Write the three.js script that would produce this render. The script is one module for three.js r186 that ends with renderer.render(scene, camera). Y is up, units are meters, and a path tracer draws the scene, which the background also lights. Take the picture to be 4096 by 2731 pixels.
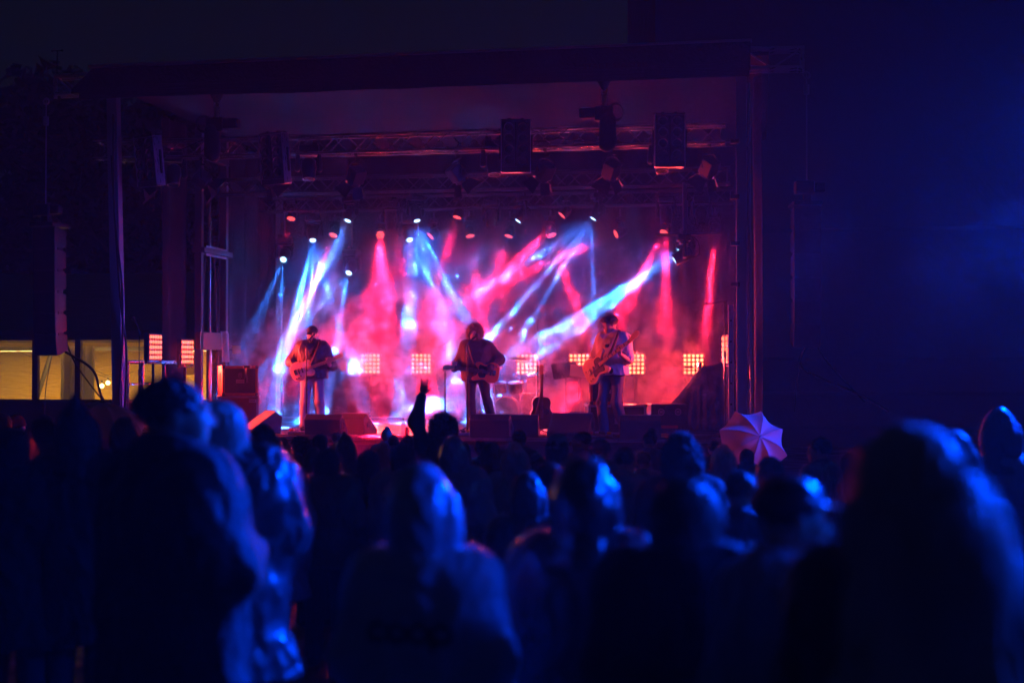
import * as THREE from 'three';
import { mergeGeometries } from 'three/addons/utils/BufferGeometryUtils.js';
import { RoundedBoxGeometry } from 'three/addons/geometries/RoundedBoxGeometry.js';
import { ImprovedNoise } from 'three/addons/math/ImprovedNoise.js';

// ---------------------------------------------------------------- camera, sky, haze, exposure
const scene = new THREE.Scene();
const camera = new THREE.PerspectiveCamera(26.99, 1024 / 682, 0.1, 300);
const YAW = 9.9 * Math.PI / 180, PITCH = 0.947 * Math.PI / 180;
camera.position.set(4.0, 2.05, 22.95);
camera.lookAt(4.0 - Math.sin(YAW) * Math.cos(PITCH), 2.05 + Math.sin(PITCH), 22.95 - Math.cos(YAW) * Math.cos(PITCH));
camera.focus = 23.4; camera.userData.fStop = 1.25;
const EX = 16; // a night exposure: the camera is set 16 times brighter than for daylight, so all lights are that much weaker
{ // night sky: nearly black, a little teal above, a trace of town glow low down
  const W = 64, H = 32, d = new Float32Array(W * H * 4);
  for (let r = 0; r < H; r++) for (let c = 0; c < W; c++) {
    const el = Math.max(0, ((r + 0.5) / H - 0.5) * 2), k = Math.exp(-el * 5), o = (r * W + c) * 4;
    d[o] = (0.0005 + 0.0014 * k) / EX; d[o + 1] = (0.003 + 0.0008 * k) / EX; d[o + 2] = (0.0045 + 0.0003 * k) / EX; d[o + 3] = 1;
  }
  const t = new THREE.DataTexture(d, W, H, THREE.RGBAFormat, THREE.FloatType);
  t.mapping = THREE.EquirectangularReflectionMapping; t.magFilter = THREE.LinearFilter; t.needsUpdate = true;
  scene.background = t; scene.environment = t;
}
const FOG = 0.0022;
scene.fog = new THREE.FogExp2(0xffffff, FOG);
const renderer = new THREE.WebGLRenderer({ antialias: true });
renderer.toneMapping = THREE.LinearToneMapping; renderer.toneMappingExposure = EX; // exposed for a night scene: every light below is divided by EX
renderer.shadowMap.enabled = true;
// light levels (candela for spots, nits for panels)
const RED = [1, 0.008, 0.035], BLUE = [0.012, 0.17, 1], HOT = [1, 0.045, 0.035], WASH = [0.0, 0.045, 1];
const I_RED = 36000, I_BLUE = 98000, I_SPILL = 10, I_PANEL = 120, I_WASH = 1500;

// ---------------------------------------------------------------- helpers
let seed = 7;
const R = () => { seed = (seed * 16807) % 2147483647; return seed / 2147483647; };
const rr = (a, b) => a + (b - a) * R();
const V = (x, y, z) => new THREE.Vector3(x, y, z);
const D2R = Math.PI / 180;
const PN = new ImprovedNoise();
const noise = (x, y, z) => PN.noise(x + 100.3, y + 57.1, z + 31.7);
const col = (r, g, b) => new THREE.Color().setRGB(r, g, b);
const names = {};
const numbered = (n) => { const k = (names[n] = (names[n] ?? -1) + 1); return k ? n + '_' + String(k).padStart(3, '0') : n; };
const strip = (g) => { g = g.index ? g.toNonIndexed() : g; for (const k of Object.keys(g.attributes)) if (!['position', 'normal', 'uv'].includes(k)) g.deleteAttribute(k); if (!g.attributes.uv) g.setAttribute('uv', new THREE.BufferAttribute(new Float32Array(g.attributes.position.count * 2), 2)); g.morphAttributes = {}; return g; };
const merge = (l) => { l = l.flat(9); return l.length === 1 ? l[0] : mergeGeometries(l.map(strip), false); };
const box = (w, h, d, x = 0, y = 0, z = 0) => new THREE.BoxGeometry(w, h, d).translate(x, y, z);
const rbox = (w, h, d, x = 0, y = 0, z = 0, r = 0.01) => new RoundedBoxGeometry(w, h, d, 2, Math.min(r, w / 2.1, h / 2.1, d / 2.1)).translate(x, y, z);
const UPV = V(0, 1, 0);
function bar(a, b, r0, r1 = r0, seg = 8, open = false) { // round bar between two points
  a = Array.isArray(a) ? V(...a) : a; b = Array.isArray(b) ? V(...b) : b;
  const d = b.clone().sub(a), g = new THREE.CylinderGeometry(r1, r0, d.length(), seg, 1, open);
  g.applyQuaternion(new THREE.Quaternion().setFromUnitVectors(UPV, d.clone().normalize())).translate(...a.clone().add(b).multiplyScalar(0.5).toArray());
  return g;
}
function rhs(a, b, w, d, roll = 0) { // rectangular steel section between two points
  a = V(...a); b = V(...b); const v = b.clone().sub(a), g = new RoundedBoxGeometry(w, v.length(), d, 1, Math.min(w, d) * 0.08);
  g.rotateY(roll).applyQuaternion(new THREE.Quaternion().setFromUnitVectors(UPV, v.clone().normalize())).translate(...a.add(b).multiplyScalar(0.5).toArray());
  return g;
}
const tube = (pts, r, n = 24, s = 6) => new THREE.TubeGeometry(new THREE.CatmullRomCurve3(pts.map((p) => V(...p))), n, r, s);
const lathe = (pts, n = 20) => new THREE.LatheGeometry(pts.map((p) => new THREE.Vector2(...p)), n);
const ex = (shape, depth, bevel = 0.006, seg = 10) => new THREE.ExtrudeGeometry(shape, { depth: depth - 2 * bevel, bevelEnabled: bevel > 0, bevelSize: bevel, bevelThickness: bevel, bevelSegments: 2, curveSegments: seg }).translate(0, 0, -depth / 2 + bevel);
const poly = (pts) => { const s = new THREE.Shape(); pts.forEach((p, i) => (i ? s.lineTo(...p) : s.moveTo(...p))); s.closePath(); return s; };
function blob(pts) { // closed smooth outline through points
  const c = new THREE.CatmullRomCurve3(pts.map((p) => V(p[0], p[1], 0)), true, 'centripetal'); return poly(c.getPoints(pts.length * 6).slice(0, -1).map((p) => [p.x, p.y]));
}
function part(name, geo, mat, parent) { const m = new THREE.Mesh(Array.isArray(geo) ? merge(geo) : geo, mat); m.name = name; m.castShadow = m.receiveShadow = true; if (parent) parent.add(m); return m; }
function thing(name, label, category, pos = [0, 0, 0], ry = 0, group) {
  const o = new THREE.Group(); o.name = numbered(name); o.position.set(...pos); o.rotation.y = ry; o.userData = { label, category }; if (group) o.userData.group = group; scene.add(o); return o;
}
function struct(name, geo, mat, label) { const m = part(numbered(name), geo, mat); m.userData = { kind: 'structure' }; if (label) m.userData.label = label; scene.add(m); return m; }
function solo(name, geo, mat, label, category, group) { const m = part(numbered(name), geo, mat); m.userData = { label, category }; if (group) m.userData.group = group; scene.add(m); return m; }
function copyOf(t, label, pos, ry) { const c = t.clone(); c.name = numbered(t.name.replace(/_\d{3}$/, '')); c.userData = { ...t.userData, label }; if (pos) c.position.set(...pos); if (ry !== undefined) c.rotation.y = ry; scene.add(c); return c; }

// ---------------------------------------------------------------- materials
function noiseTex(size, f, srgb = false) { const d = new Uint8Array(size * size * 4); for (let y = 0; y < size; y++) for (let x = 0; x < size; x++) { const v = f(x / size, y / size), o = (y * size + x) * 4; d[o] = d[o + 1] = d[o + 2] = Math.max(0, Math.min(255, v * 255)); d[o + 3] = 255; } const t = new THREE.DataTexture(d, size, size); t.wrapS = t.wrapT = THREE.RepeatWrapping; t.magFilter = THREE.LinearFilter; if (srgb) t.colorSpace = THREE.SRGBColorSpace; t.needsUpdate = true; return t; }
const tile = (x, y, n, s = 0) => { // tiling fractal noise, 0..1
  let v = 0, a = 0.5; for (let k = 0; k < 4; k++, n *= 2, a *= 0.5) { const u = x * 2 * Math.PI, w = y * 2 * Math.PI, q = n / 6.283; v += a * noise(Math.cos(u) * q + s, Math.sin(u) * q + Math.cos(w) * q, Math.sin(w) * q - s); } return 0.5 + v;
};
const grime = noiseTex(256, (x, y) => 0.35 + 0.65 * tile(x, y, 7, 3));
const clothBump = noiseTex(256, (x, y) => tile(x, y, 10, 9));
const grainTex = noiseTex(256, (x, y) => tile(x, y, 40, 5));
const rep = (t, n, m = n) => { const c = t.clone(); c.repeat.set(n, m); c.needsUpdate = true; return c; };
const std = (c, rough = 0.7, metal = 0, o = {}) => new THREE.MeshStandardMaterial({ color: Array.isArray(c) ? col(...c) : col(c, c, c), roughness: rough, metalness: metal, ...o });
const phy = (c, rough, o = {}) => new THREE.MeshPhysicalMaterial({ color: Array.isArray(c) ? col(...c) : col(c, c, c), roughness: rough, ...o });
const glow = (r, g, b, base = 0.2) => std(base, 0.4, 0, { emissive: col(r / EX, g / EX, b / EX), emissiveIntensity: 1 });
const M = {
  black: std(0.012, 0.6), blackGloss: std(0.012, 0.3), rubber: std(0.02, 0.85), plastic: std(0.018, 0.45, 0, { bumpMap: rep(grainTex, 3), bumpScale: 0.001 }),
  alu: std(0.26, 0.4, 0.85, { roughnessMap: rep(grime, 2) }), steel: std(0.32, 0.45, 0.85), shadedalu: std(0.09, 0.5, 0.8), galv: std([0.36, 0.36, 0.38], 0.5, 0.6, { roughnessMap: rep(grime, 1) }), chrome: std(0.6, 0.18, 1),
  paint: std([0.13, 0.13, 0.14], 0.5, 0.1), curtain: std([0.016, 0.014, 0.018], 0.95, 0, { bumpMap: rep(grainTex, 8), bumpScale: 0.003 }), tarp: std([0.03, 0.024, 0.034], 0.85), darktarp: std([0.016, 0.017, 0.022], 0.62, 0, { bumpMap: rep(clothBump, 2), bumpScale: 0.01 }),
  deck: phy(0.006, 0.7, { specularIntensity: 0.3, roughnessMap: rep(grime, 2) }), tolex: std([0.42, 0.085, 0.02], 0.65, 0, { bumpMap: rep(grainTex, 6), bumpScale: 0.001 }), grille: std([0.035, 0.026, 0.022], 0.9, 0, { bumpMap: rep(grainTex, 10), bumpScale: 0.002 }), caseRed: std([0.2, 0.04, 0.05], 0.45), caseDark: std([0.03, 0.025, 0.03], 0.5),
  towel: std([0.55, 0.5, 0.52], 0.95), yellow: std([0.6, 0.42, 0.03], 0.5), lensDark: phy(0.03, 0.08, { clearcoat: 1 }), bowl: std(0.55, 0.25, 0.9), fixture: std([0.05, 0.045, 0.05], 0.42, 0.3), fixtureGrey: std([0.08, 0.075, 0.08], 0.4, 0.3),
  wood: std([0.3, 0.12, 0.04], 0.35), maple: std([0.6, 0.36, 0.15], 0.3), rosewood: std([0.05, 0.022, 0.012], 0.5), sunburst: phy([0.5, 0.13, 0.03], 0.3, { clearcoat: 0.8 }), cream: phy([0.62, 0.44, 0.24], 0.3, { clearcoat: 0.8 }), guard: phy([0.55, 0.5, 0.42], 0.3), blackguard: phy(0.012, 0.25), natural: phy([0.07, 0.035, 0.016], 0.3, { clearcoat: 0.6 }),
  bronze: std([0.4, 0.26, 0.09], 0.35, 0.9), red: std([0.5, 0.03, 0.02], 0.4, 0.2), clear: phy(0.9, 0.08, { transmission: 1, thickness: 0 }),
};
const RED_LENS = glow(2.6, 0.16, 0.14), BLUE_LENS = glow(2.4, 6, 9), PANEL_LENS = glow(20, 1.3, 0.45), SIDE_LENS = glow(4.5, 0.45, 0.2);

// ---------------------------------------------------------------- signed-distance modelling of bodies and cloth
const cap = (a, b, ra, rb = ra) => ({ a, b, ra, rb });
function caps(list, k) { // smooth union of tapered capsules
  const P = list.map(({ a, b, ra, rb }) => { const d = [b[0] - a[0], b[1] - a[1], b[2] - a[2]]; return [...a, ...d, 1 / Math.max(1e-9, d[0] * d[0] + d[1] * d[1] + d[2] * d[2]), ra, rb - ra]; });
  return (x, y, z) => {
    let m = 1e9;
    for (const p of P) {
      const dx = x - p[0], dy = y - p[1], dz = z - p[2]; let t = (dx * p[3] + dy * p[4] + dz * p[5]) * p[6]; t = t < 0 ? 0 : t > 1 ? 1 : t;
      const ex_ = dx - p[3] * t, ey = dy - p[4] * t, ez = dz - p[5] * t, d = Math.sqrt(ex_ * ex_ + ey * ey + ez * ez) - p[7] - p[8] * t;
      const h = k - Math.abs(m - d); m = Math.min(m, d) - (h > 0 ? h * h / (4 * k) : 0);
    }
    return m;
  };
}
const ell = (c, r) => { const mr = Math.min(...r); return (x, y, z) => { const a = (x - c[0]) / r[0], b = (y - c[1]) / r[1], d = (z - c[2]) / r[2], q = Math.sqrt(a * a + b * b + d * d); return q < 1e-6 ? -mr : (q - 1) * mr * Math.max(1, q * 0.2 + 0.8); }; };
const smin = (a, b, k) => { const h = Math.max(0, k - Math.abs(a - b)); return Math.min(a, b) - h * h / (4 * k); };
const smax = (a, b, k) => -smin(-a, -b, k);
function nets(f, lo, hi, h) { // naive surface nets
  const n = [0, 1, 2].map((i) => Math.ceil((hi[i] - lo[i]) / h) + 1), [nx, ny, nz] = n, val = new Float32Array(nx * ny * nz);
  for (let k = 0, i = 0; k < nz; k++) for (let j = 0; j < ny; j++) for (let l = 0; l < nx; l++, i++) val[i] = f(lo[0] + l * h, lo[1] + j * h, lo[2] + k * h);
  const idx = new Int32Array(nx * ny * nz).fill(-1), pos = [], at = (l, j, k) => l + nx * (j + ny * k), tri = [];
  const E = [[0, 1], [2, 3], [4, 5], [6, 7], [0, 2], [1, 3], [4, 6], [5, 7], [0, 4], [1, 5], [2, 6], [3, 7]];
  for (let k = 0; k < nz - 1; k++) for (let j = 0; j < ny - 1; j++) for (let l = 0; l < nx - 1; l++) {
    const g = [0, 1, 2, 3, 4, 5, 6, 7].map((c) => val[at(l + (c & 1), j + ((c >> 1) & 1), k + (c >> 2))]);
    let mask = 0; for (let c = 0; c < 8; c++) if (g[c] < 0) mask |= 1 << c;
    if (mask === 0 || mask === 255) continue;
    let x = 0, y = 0, z = 0, m = 0;
    for (const [a, b] of E) if ((g[a] < 0) !== (g[b] < 0)) { const t = g[a] / (g[a] - g[b]); x += (a & 1) + t * ((b & 1) - (a & 1)); y += ((a >> 1) & 1) + t * (((b >> 1) & 1) - ((a >> 1) & 1)); z += (a >> 2) + t * ((b >> 2) - (a >> 2)); m++; }
    idx[at(l, j, k)] = pos.length / 3; pos.push(lo[0] + (l + x / m) * h, lo[1] + (j + y / m) * h, lo[2] + (k + z / m) * h);
  }
  const quad = (a, b, c, d, flip) => { if (a < 0 || b < 0 || c < 0 || d < 0) return; flip ? tri.push(a, c, b, a, d, c) : tri.push(a, b, c, a, c, d); };
  for (let k = 1; k < nz - 1; k++) for (let j = 1; j < ny - 1; j++) for (let l = 1; l < nx - 1; l++) {
    const s = val[at(l, j, k)] < 0;
    if (s !== val[at(l + 1, j, k)] < 0) quad(idx[at(l, j - 1, k - 1)], idx[at(l, j, k - 1)], idx[at(l, j, k)], idx[at(l, j - 1, k)], !s);
    if (s !== val[at(l, j + 1, k)] < 0) quad(idx[at(l - 1, j, k - 1)], idx[at(l - 1, j, k)], idx[at(l, j, k)], idx[at(l, j, k - 1)], !s);
    if (s !== val[at(l, j, k + 1)] < 0) quad(idx[at(l - 1, j - 1, k)], idx[at(l, j - 1, k)], idx[at(l, j, k)], idx[at(l - 1, j, k)], !s);
  }
  const p = new Float32Array(pos), N = new Float32Array(p.length), uv = new Float32Array(p.length / 3 * 2), e = h * 0.5;
  for (let i = 0; i < p.length; i += 3) {
    const x = p[i], y = p[i + 1], z = p[i + 2], a = f(x + e, y, z) - f(x - e, y, z), b = f(x, y + e, z) - f(x, y - e, z), c = f(x, y, z + e) - f(x, y, z - e), q = 1 / (Math.hypot(a, b, c) || 1);
    N[i] = a * q; N[i + 1] = b * q; N[i + 2] = c * q; uv[i / 3 * 2] = (x + z) * 1.3; uv[i / 3 * 2 + 1] = y * 1.3;
  }
  const G = new THREE.BufferGeometry(); G.setAttribute('position', new THREE.BufferAttribute(p, 3)); G.setAttribute('normal', new THREE.BufferAttribute(N, 3)); G.setAttribute('uv', new THREE.BufferAttribute(uv, 2)); G.setIndex(tri); return G;
}

// ---------------------------------------------------------------- people: joints for a 1.75 m figure that looks towards -z (its right is +x)
const STAND = {
  P: [0, 0.96, 0], C: [0, 1.3, 0.0], N: [0, 1.475, 0.015], H: [0, 1.632, -0.012], yaw: 0, pitch: 0, roll: 0,
  shR: [0.18, 1.41, 0.01], elR: [0.245, 1.13, 0.03], wrR: [0.26, 0.89, -0.06], hdR: [0.02, -1, -0.12], pmR: [-1, 0, -0.2], cuR: 0.35,
  shL: [-0.18, 1.41, 0.01], elL: [-0.245, 1.13, 0.03], wrL: [-0.26, 0.89, -0.06], hdL: [-0.02, -1, -0.12], pmL: [1, 0, -0.2], cuL: 0.35,
  hiR: [0.09, 0.93, 0], knR: [0.105, 0.5, -0.02], anR: [0.11, 0.085, 0.02], ftR: [0.03, 0, -1], hiL: [-0.09, 0.93, 0], knL: [-0.105, 0.5, -0.02], anL: [-0.11, 0.085, 0.02], ftL: [-0.03, 0, -1],
};
const POSES = {
  stand: STAND,
  pockets: { ...STAND, elR: [0.285, 1.15, 0.06], wrR: [0.19, 0.96, -0.12], hdR: [-0.3, -0.9, -0.3], elL: [-0.285, 1.15, 0.06], wrL: [-0.19, 0.96, -0.12], hdL: [0.3, -0.9, -0.3] },
  folded: { ...STAND, elR: [0.24, 1.12, -0.05], wrR: [0.05, 1.17, -0.24], hdR: [-1, 0.15, -0.2], pmR: [0, -0.2, 1], elL: [-0.24, 1.12, -0.05], wrL: [-0.07, 1.13, -0.23], hdL: [1, 0.1, -0.2], pmL: [0, -0.2, 1] },
  raised: { ...STAND, shL: [-0.19, 1.46, 0], elL: [-0.285, 1.7, -0.06], wrL: [-0.235, 1.94, -0.1], hdL: [0.22, 1, -0.05], pmL: [0, 0, -1], cuL: 0.12, elR: [0.26, 1.15, 0.03], wrR: [0.22, 0.93, -0.14] },
  hold: { ...STAND, elR: [0.25, 1.17, -0.04], wrR: [0.13, 1.28, -0.27], hdR: [-0.2, 1, -0.3], pmR: [-0.6, 0, -0.6], cuR: 1.2 },
};
const v3 = (a) => V(...a), lerp3 = (a, b, t) => a.map((q, i) => q + (b[i] - q) * t), add3 = (a, b, k = 1) => a.map((q, i) => q + b[i] * k);
const norm3 = (a) => { const l = Math.hypot(...a); return a.map((q) => q / l); };
function torso(J, g) {
  const s = norm3(add3(J.shR, J.shL, -1)), hp = norm3(add3(J.hiR, J.hiL, -1)), mid = lerp3(J.P, J.C, 0.5);
  return [cap(add3(J.P, hp, -0.062), add3(J.P, hp, 0.062), 0.11 + g), cap(add3(mid, s, -0.055), add3(mid, s, 0.055), 0.1 + g), cap(add3(J.C, s, -0.075), add3(J.C, s, 0.075), 0.115 + g),
    cap(J.P, J.C, 0.1 + g, 0.11 + g), cap(lerp3(J.shL, J.shR, 0.08), lerp3(J.shL, J.shR, 0.92), 0.058 + g), cap(add3(J.N, [0, 0.0, 0]), lerp3(J.shR, J.N, 0.25), 0.05 + g * 0.5, 0.052 + g * 0.7), cap(J.N, lerp3(J.shL, J.N, 0.25), 0.05 + g * 0.5, 0.052 + g * 0.7)];
}
const arm = (J, s, g, f = 2) => { const a = [cap(J['sh' + s], f < 1 ? lerp3(J['sh' + s], J['el' + s], f) : J['el' + s], 0.054 + g, 0.043 + g)]; if (f > 1) a.push(cap(J['el' + s], lerp3(J['el' + s], J['wr' + s], f - 1), 0.044 + g, 0.03 + g * 0.8)); return a; };
const leg = (J, s, g) => [cap(J['hi' + s], J['kn' + s], 0.088 + g, 0.056 + g), cap(J['kn' + s], J['an' + s], 0.056 + g, 0.036 + g)];
const foot = (J, s, g) => { const a = J['an' + s], d = norm3(J['ft' + s]); return [cap([a[0], a[1] - 0.045, a[2]], [a[0] + d[0] * 0.15, 0.035 + g * 0.2 + (a[1] - 0.085), a[2] + d[2] * 0.15], 0.038 + g, 0.033 + g), cap(a, [a[0] - d[0] * 0.04, a[1] - 0.05, a[2] - d[2] * 0.04], 0.034 + g, 0.035 + g)]; };
function bounds(list, pad) { const lo = [9, 9, 9], hi = [-9, -9, -9]; for (const { a, b, ra, rb } of list) for (let i = 0; i < 3; i++) { lo[i] = Math.min(lo[i], a[i] - ra, b[i] - rb); hi[i] = Math.max(hi[i], a[i] + ra, b[i] + rb); } return [lo.map((q) => q - pad), hi.map((q) => q + pad)]; }
function headSDF() {
  const base = caps([cap([0, -0.015, -0.035], [0, -0.082, -0.055], 0.062, 0.036), cap([-0.03, -0.02, -0.045], [-0.018, -0.075, -0.055], 0.04, 0.03), cap([0.03, -0.02, -0.045], [0.018, -0.075, -0.055], 0.04, 0.03), cap([0, -0.05, 0.02], [0, -0.165, 0.03], 0.052, 0.056)], 0.03);
  const skull = ell([0, 0.028, 0.012], [0.076, 0.088, 0.1]);
  const feat = caps([cap([0, 0.014, -0.094], [0, -0.028, -0.113], 0.008, 0.0125), cap([-0.016, -0.03, -0.098], [0.016, -0.03, -0.098], 0.009), cap([-0.045, 0.03, -0.075], [-0.015, 0.026, -0.09], 0.012), cap([0.045, 0.03, -0.075], [0.015, 0.026, -0.09], 0.012), cap([-0.02, -0.058, -0.086], [0.02, -0.058, -0.086], 0.0075), cap([-0.018, -0.066, -0.084], [0.018, -0.066, -0.084], 0.0075)], 0.012);
  const eyeS = caps([cap([-0.032, 0.006, -0.1], [-0.033, 0.006, -0.1], 0.016), cap([0.032, 0.006, -0.1], [0.033, 0.006, -0.1], 0.016)], 0.001), ball = caps([cap([-0.032, 0.006, -0.081], [-0.0321, 0.006, -0.081], 0.0125), cap([0.032, 0.006, -0.081], [0.0321, 0.006, -0.081], 0.0125)], 0.001);
  const earA = ell([0.078, -0.004, 0.012], [0.011, 0.032, 0.019]), earB = ell([-0.078, -0.004, 0.012], [0.011, 0.032, 0.019]);
  return (x, y, z) => { let d = smin(base(x, y, z), skull(x, y, z), 0.03); d = smin(d, feat(x, y, z), 0.014); d = smax(d, -eyeS(x, y, z), 0.012); d = smin(d, ball(x, y, z), 0.004); return smin(d, Math.min(earA(x, y, z), earB(x, y, z)), 0.008); };
}
let HEAD;
const headGeo = () => (HEAD ??= nets(headSDF(), [-0.1, -0.22, -0.14], [0.1, 0.13, 0.13], 0.0045));
function handGeo(sx, curl, fan = 0.1, v = false) { // wrist at the origin, fingers towards -y, palm towards -z, thumb at sx
  const l = [];
  [[0.031, 0.074], [0.0105, 0.082], [-0.0105, 0.076], [-0.031, 0.06]].forEach(([x, len], i) => {
    l.push(cap([x * 0.55 * sx, -0.012, 0], [x * sx, -0.088, 0], 0.015, 0.0125));
    let p = [x * sx, -0.09, 0], a = 0; const sp = (i - 1.5) * -fan * sx, c = v && i > 1 ? 1.5 : curl;
    [0.44, 0.32, 0.24].forEach((f, k) => { a += c * (k ? 0.95 : 0.7) + i * 0.03; const q = [p[0] + Math.sin(sp) * len * f, p[1] - Math.cos(a) * len * f, p[2] - Math.sin(a) * len * f]; l.push(cap(p, q, 0.0093 - k * 0.0009, 0.0085 - k * 0.0009)); p = q; });
  });
  const t0 = [0.02 * sx, -0.028, -0.004], t1 = [0.05 * sx, -0.058, -0.014 - 0.012 * curl], t2 = [(0.058 - 0.012 * curl) * sx, -0.088, -0.024 - 0.02 * curl];
  l.push(cap(t0, t1, 0.0135, 0.011), cap(t1, t2, 0.0105, 0.0085));
  const [lo, hi] = bounds(l, 0.01); return nets(caps(l, 0.007), lo, hi, 0.0036);
}
function basis(dir, palm) { const y = v3(dir).normalize().negate(), z = v3(palm).normalize().negate(), x = y.clone().cross(z).normalize(); return new THREE.Matrix4().makeBasis(x, y, x.clone().cross(y).normalize()); }
const headMatrix = (J) => new THREE.Matrix4().compose(v3(J.H), new THREE.Quaternion().setFromEuler(new THREE.Euler(J.pitch, J.yaw, J.roll, 'YXZ')), V(1, 1, 1));
function bodyGeo(J, h = 0.014) {
  const l = [...torso(J, 0), ...arm(J, 'R', 0), ...arm(J, 'L', 0), ...leg(J, 'R', 0), ...leg(J, 'L', 0), ...foot(J, 'R', 0), ...foot(J, 'L', 0), cap(J.N, add3(J.H, [0, -0.08, 0.02]), 0.055, 0.052)], [lo, hi] = bounds(l, 0.02);
  const hand = (s, sx) => handGeo(sx, J['cu' + s], 0.1, J['vs' + s]).applyMatrix4(basis(J['hd' + s], J['pm' + s])).translate(...add3(J['wr' + s], norm3(J['hd' + s]), 0.012));
  return merge([nets(caps(l, 0.05), lo, hi, h), headGeo().clone().applyMatrix4(headMatrix(J)), hand('R', 1), hand('L', -1)]);
}
const fold = (x, y, z, a) => a * (0.65 * noise(x * 7, y * 3, z * 7) + 0.6 * (Math.abs(noise(x * 12 + 3, y * 6, z * 12)) - 0.25) + 0.2 * noise(x * 24, y * 11, z * 24));
function coatSDF(J, o) { // jacket, poncho, shirt: O = how loose, hem height, sleeve length (1 elbow, 2 wrist), folds, hood lying on the back
  const { g = 0.03, ga = 0.02, hem = 0.8, sleeve = 1.97, f = 0.014, hood = 0, flare = 0.03 } = o, s = norm3(add3(J.hiR, J.hiL, -1)), bot = [J.P[0], hem, J.P[2]];
  const l = [...torso(J, g), ...arm(J, 'R', ga, sleeve), ...arm(J, 'L', ga, sleeve), cap(add3(J.P, s, -0.07), add3(bot, s, -0.09), 0.11 + g, 0.1 + g + flare), cap(add3(J.P, s, 0.07), add3(bot, s, 0.09), 0.11 + g, 0.1 + g + flare)];
  const cs = norm3(add3(J.shR, J.shL, -1)); for (const q of [-1, 1]) l.push(cap(add3(J.C, cs, q * 0.085), add3(J.P, s, q * 0.085), 0.1 + g, 0.095 + g));
  if (o.collar) l.push(cap(add3(J.N, [-0.035, 0.0, 0.01]), add3(J.N, [0.035, 0.0, 0.01]), 0.06 + o.collar, 0.06 + o.collar));
  if (hood) l.push(cap(add3(J.N, [-0.09, -0.01, 0.075]), add3(J.N, [0.09, -0.01, 0.075]), 0.055 * hood), cap(add3(J.N, [0, 0.0, 0.07]), add3(J.N, [0, -0.12, 0.12]), 0.07 * hood, 0.045 * hood));
  const u = caps(l, o.k ?? 0.07), b = bounds(l, 0.03);
  return { f: (x, y, z) => smax(u(x, y, z) + fold(x, y, z, f), hem - y + 0.006 * Math.sin(x * 30 + z * 17), 0.012), lo: [b[0][0], hem - 0.02, b[0][2]], hi: b[1] };
}
const coatGeo = (J, o, h = 0.014) => { const c = coatSDF(J, o); return nets(c.f, c.lo, c.hi, h); };
function legsGeo(J, g = 0.016, f = 0.01, h = 0.014, loose = 0.012) {
  const s = norm3(add3(J.hiR, J.hiL, -1)), l = [...leg(J, 'R', g), ...leg(J, 'L', g), cap(add3(J.P, s, -0.05), add3(J.P, s, 0.05), 0.118 + g), cap(J.knR, J.anR, 0.056 + g, 0.045 + g + loose), cap(J.knL, J.anL, 0.056 + g, 0.045 + g + loose)], u = caps(l, 0.035), [lo, hi] = bounds(l, 0.02);
  return nets((x, y, z) => Math.max(u(x, y, z) + fold(x, y, z, f), 0.055 - y), [lo[0], 0.04, lo[2]], hi, h);
}
const shoeGeo = (J, s) => { const l = foot(J, s, 0.012), [lo, hi] = bounds(l, 0.015); const u = caps(l, 0.02); return nets((x, y, z) => Math.max(u(x, y, z), 0.004 + (J['an' + s][1] - 0.085) - y), lo, hi, 0.009); };
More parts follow.
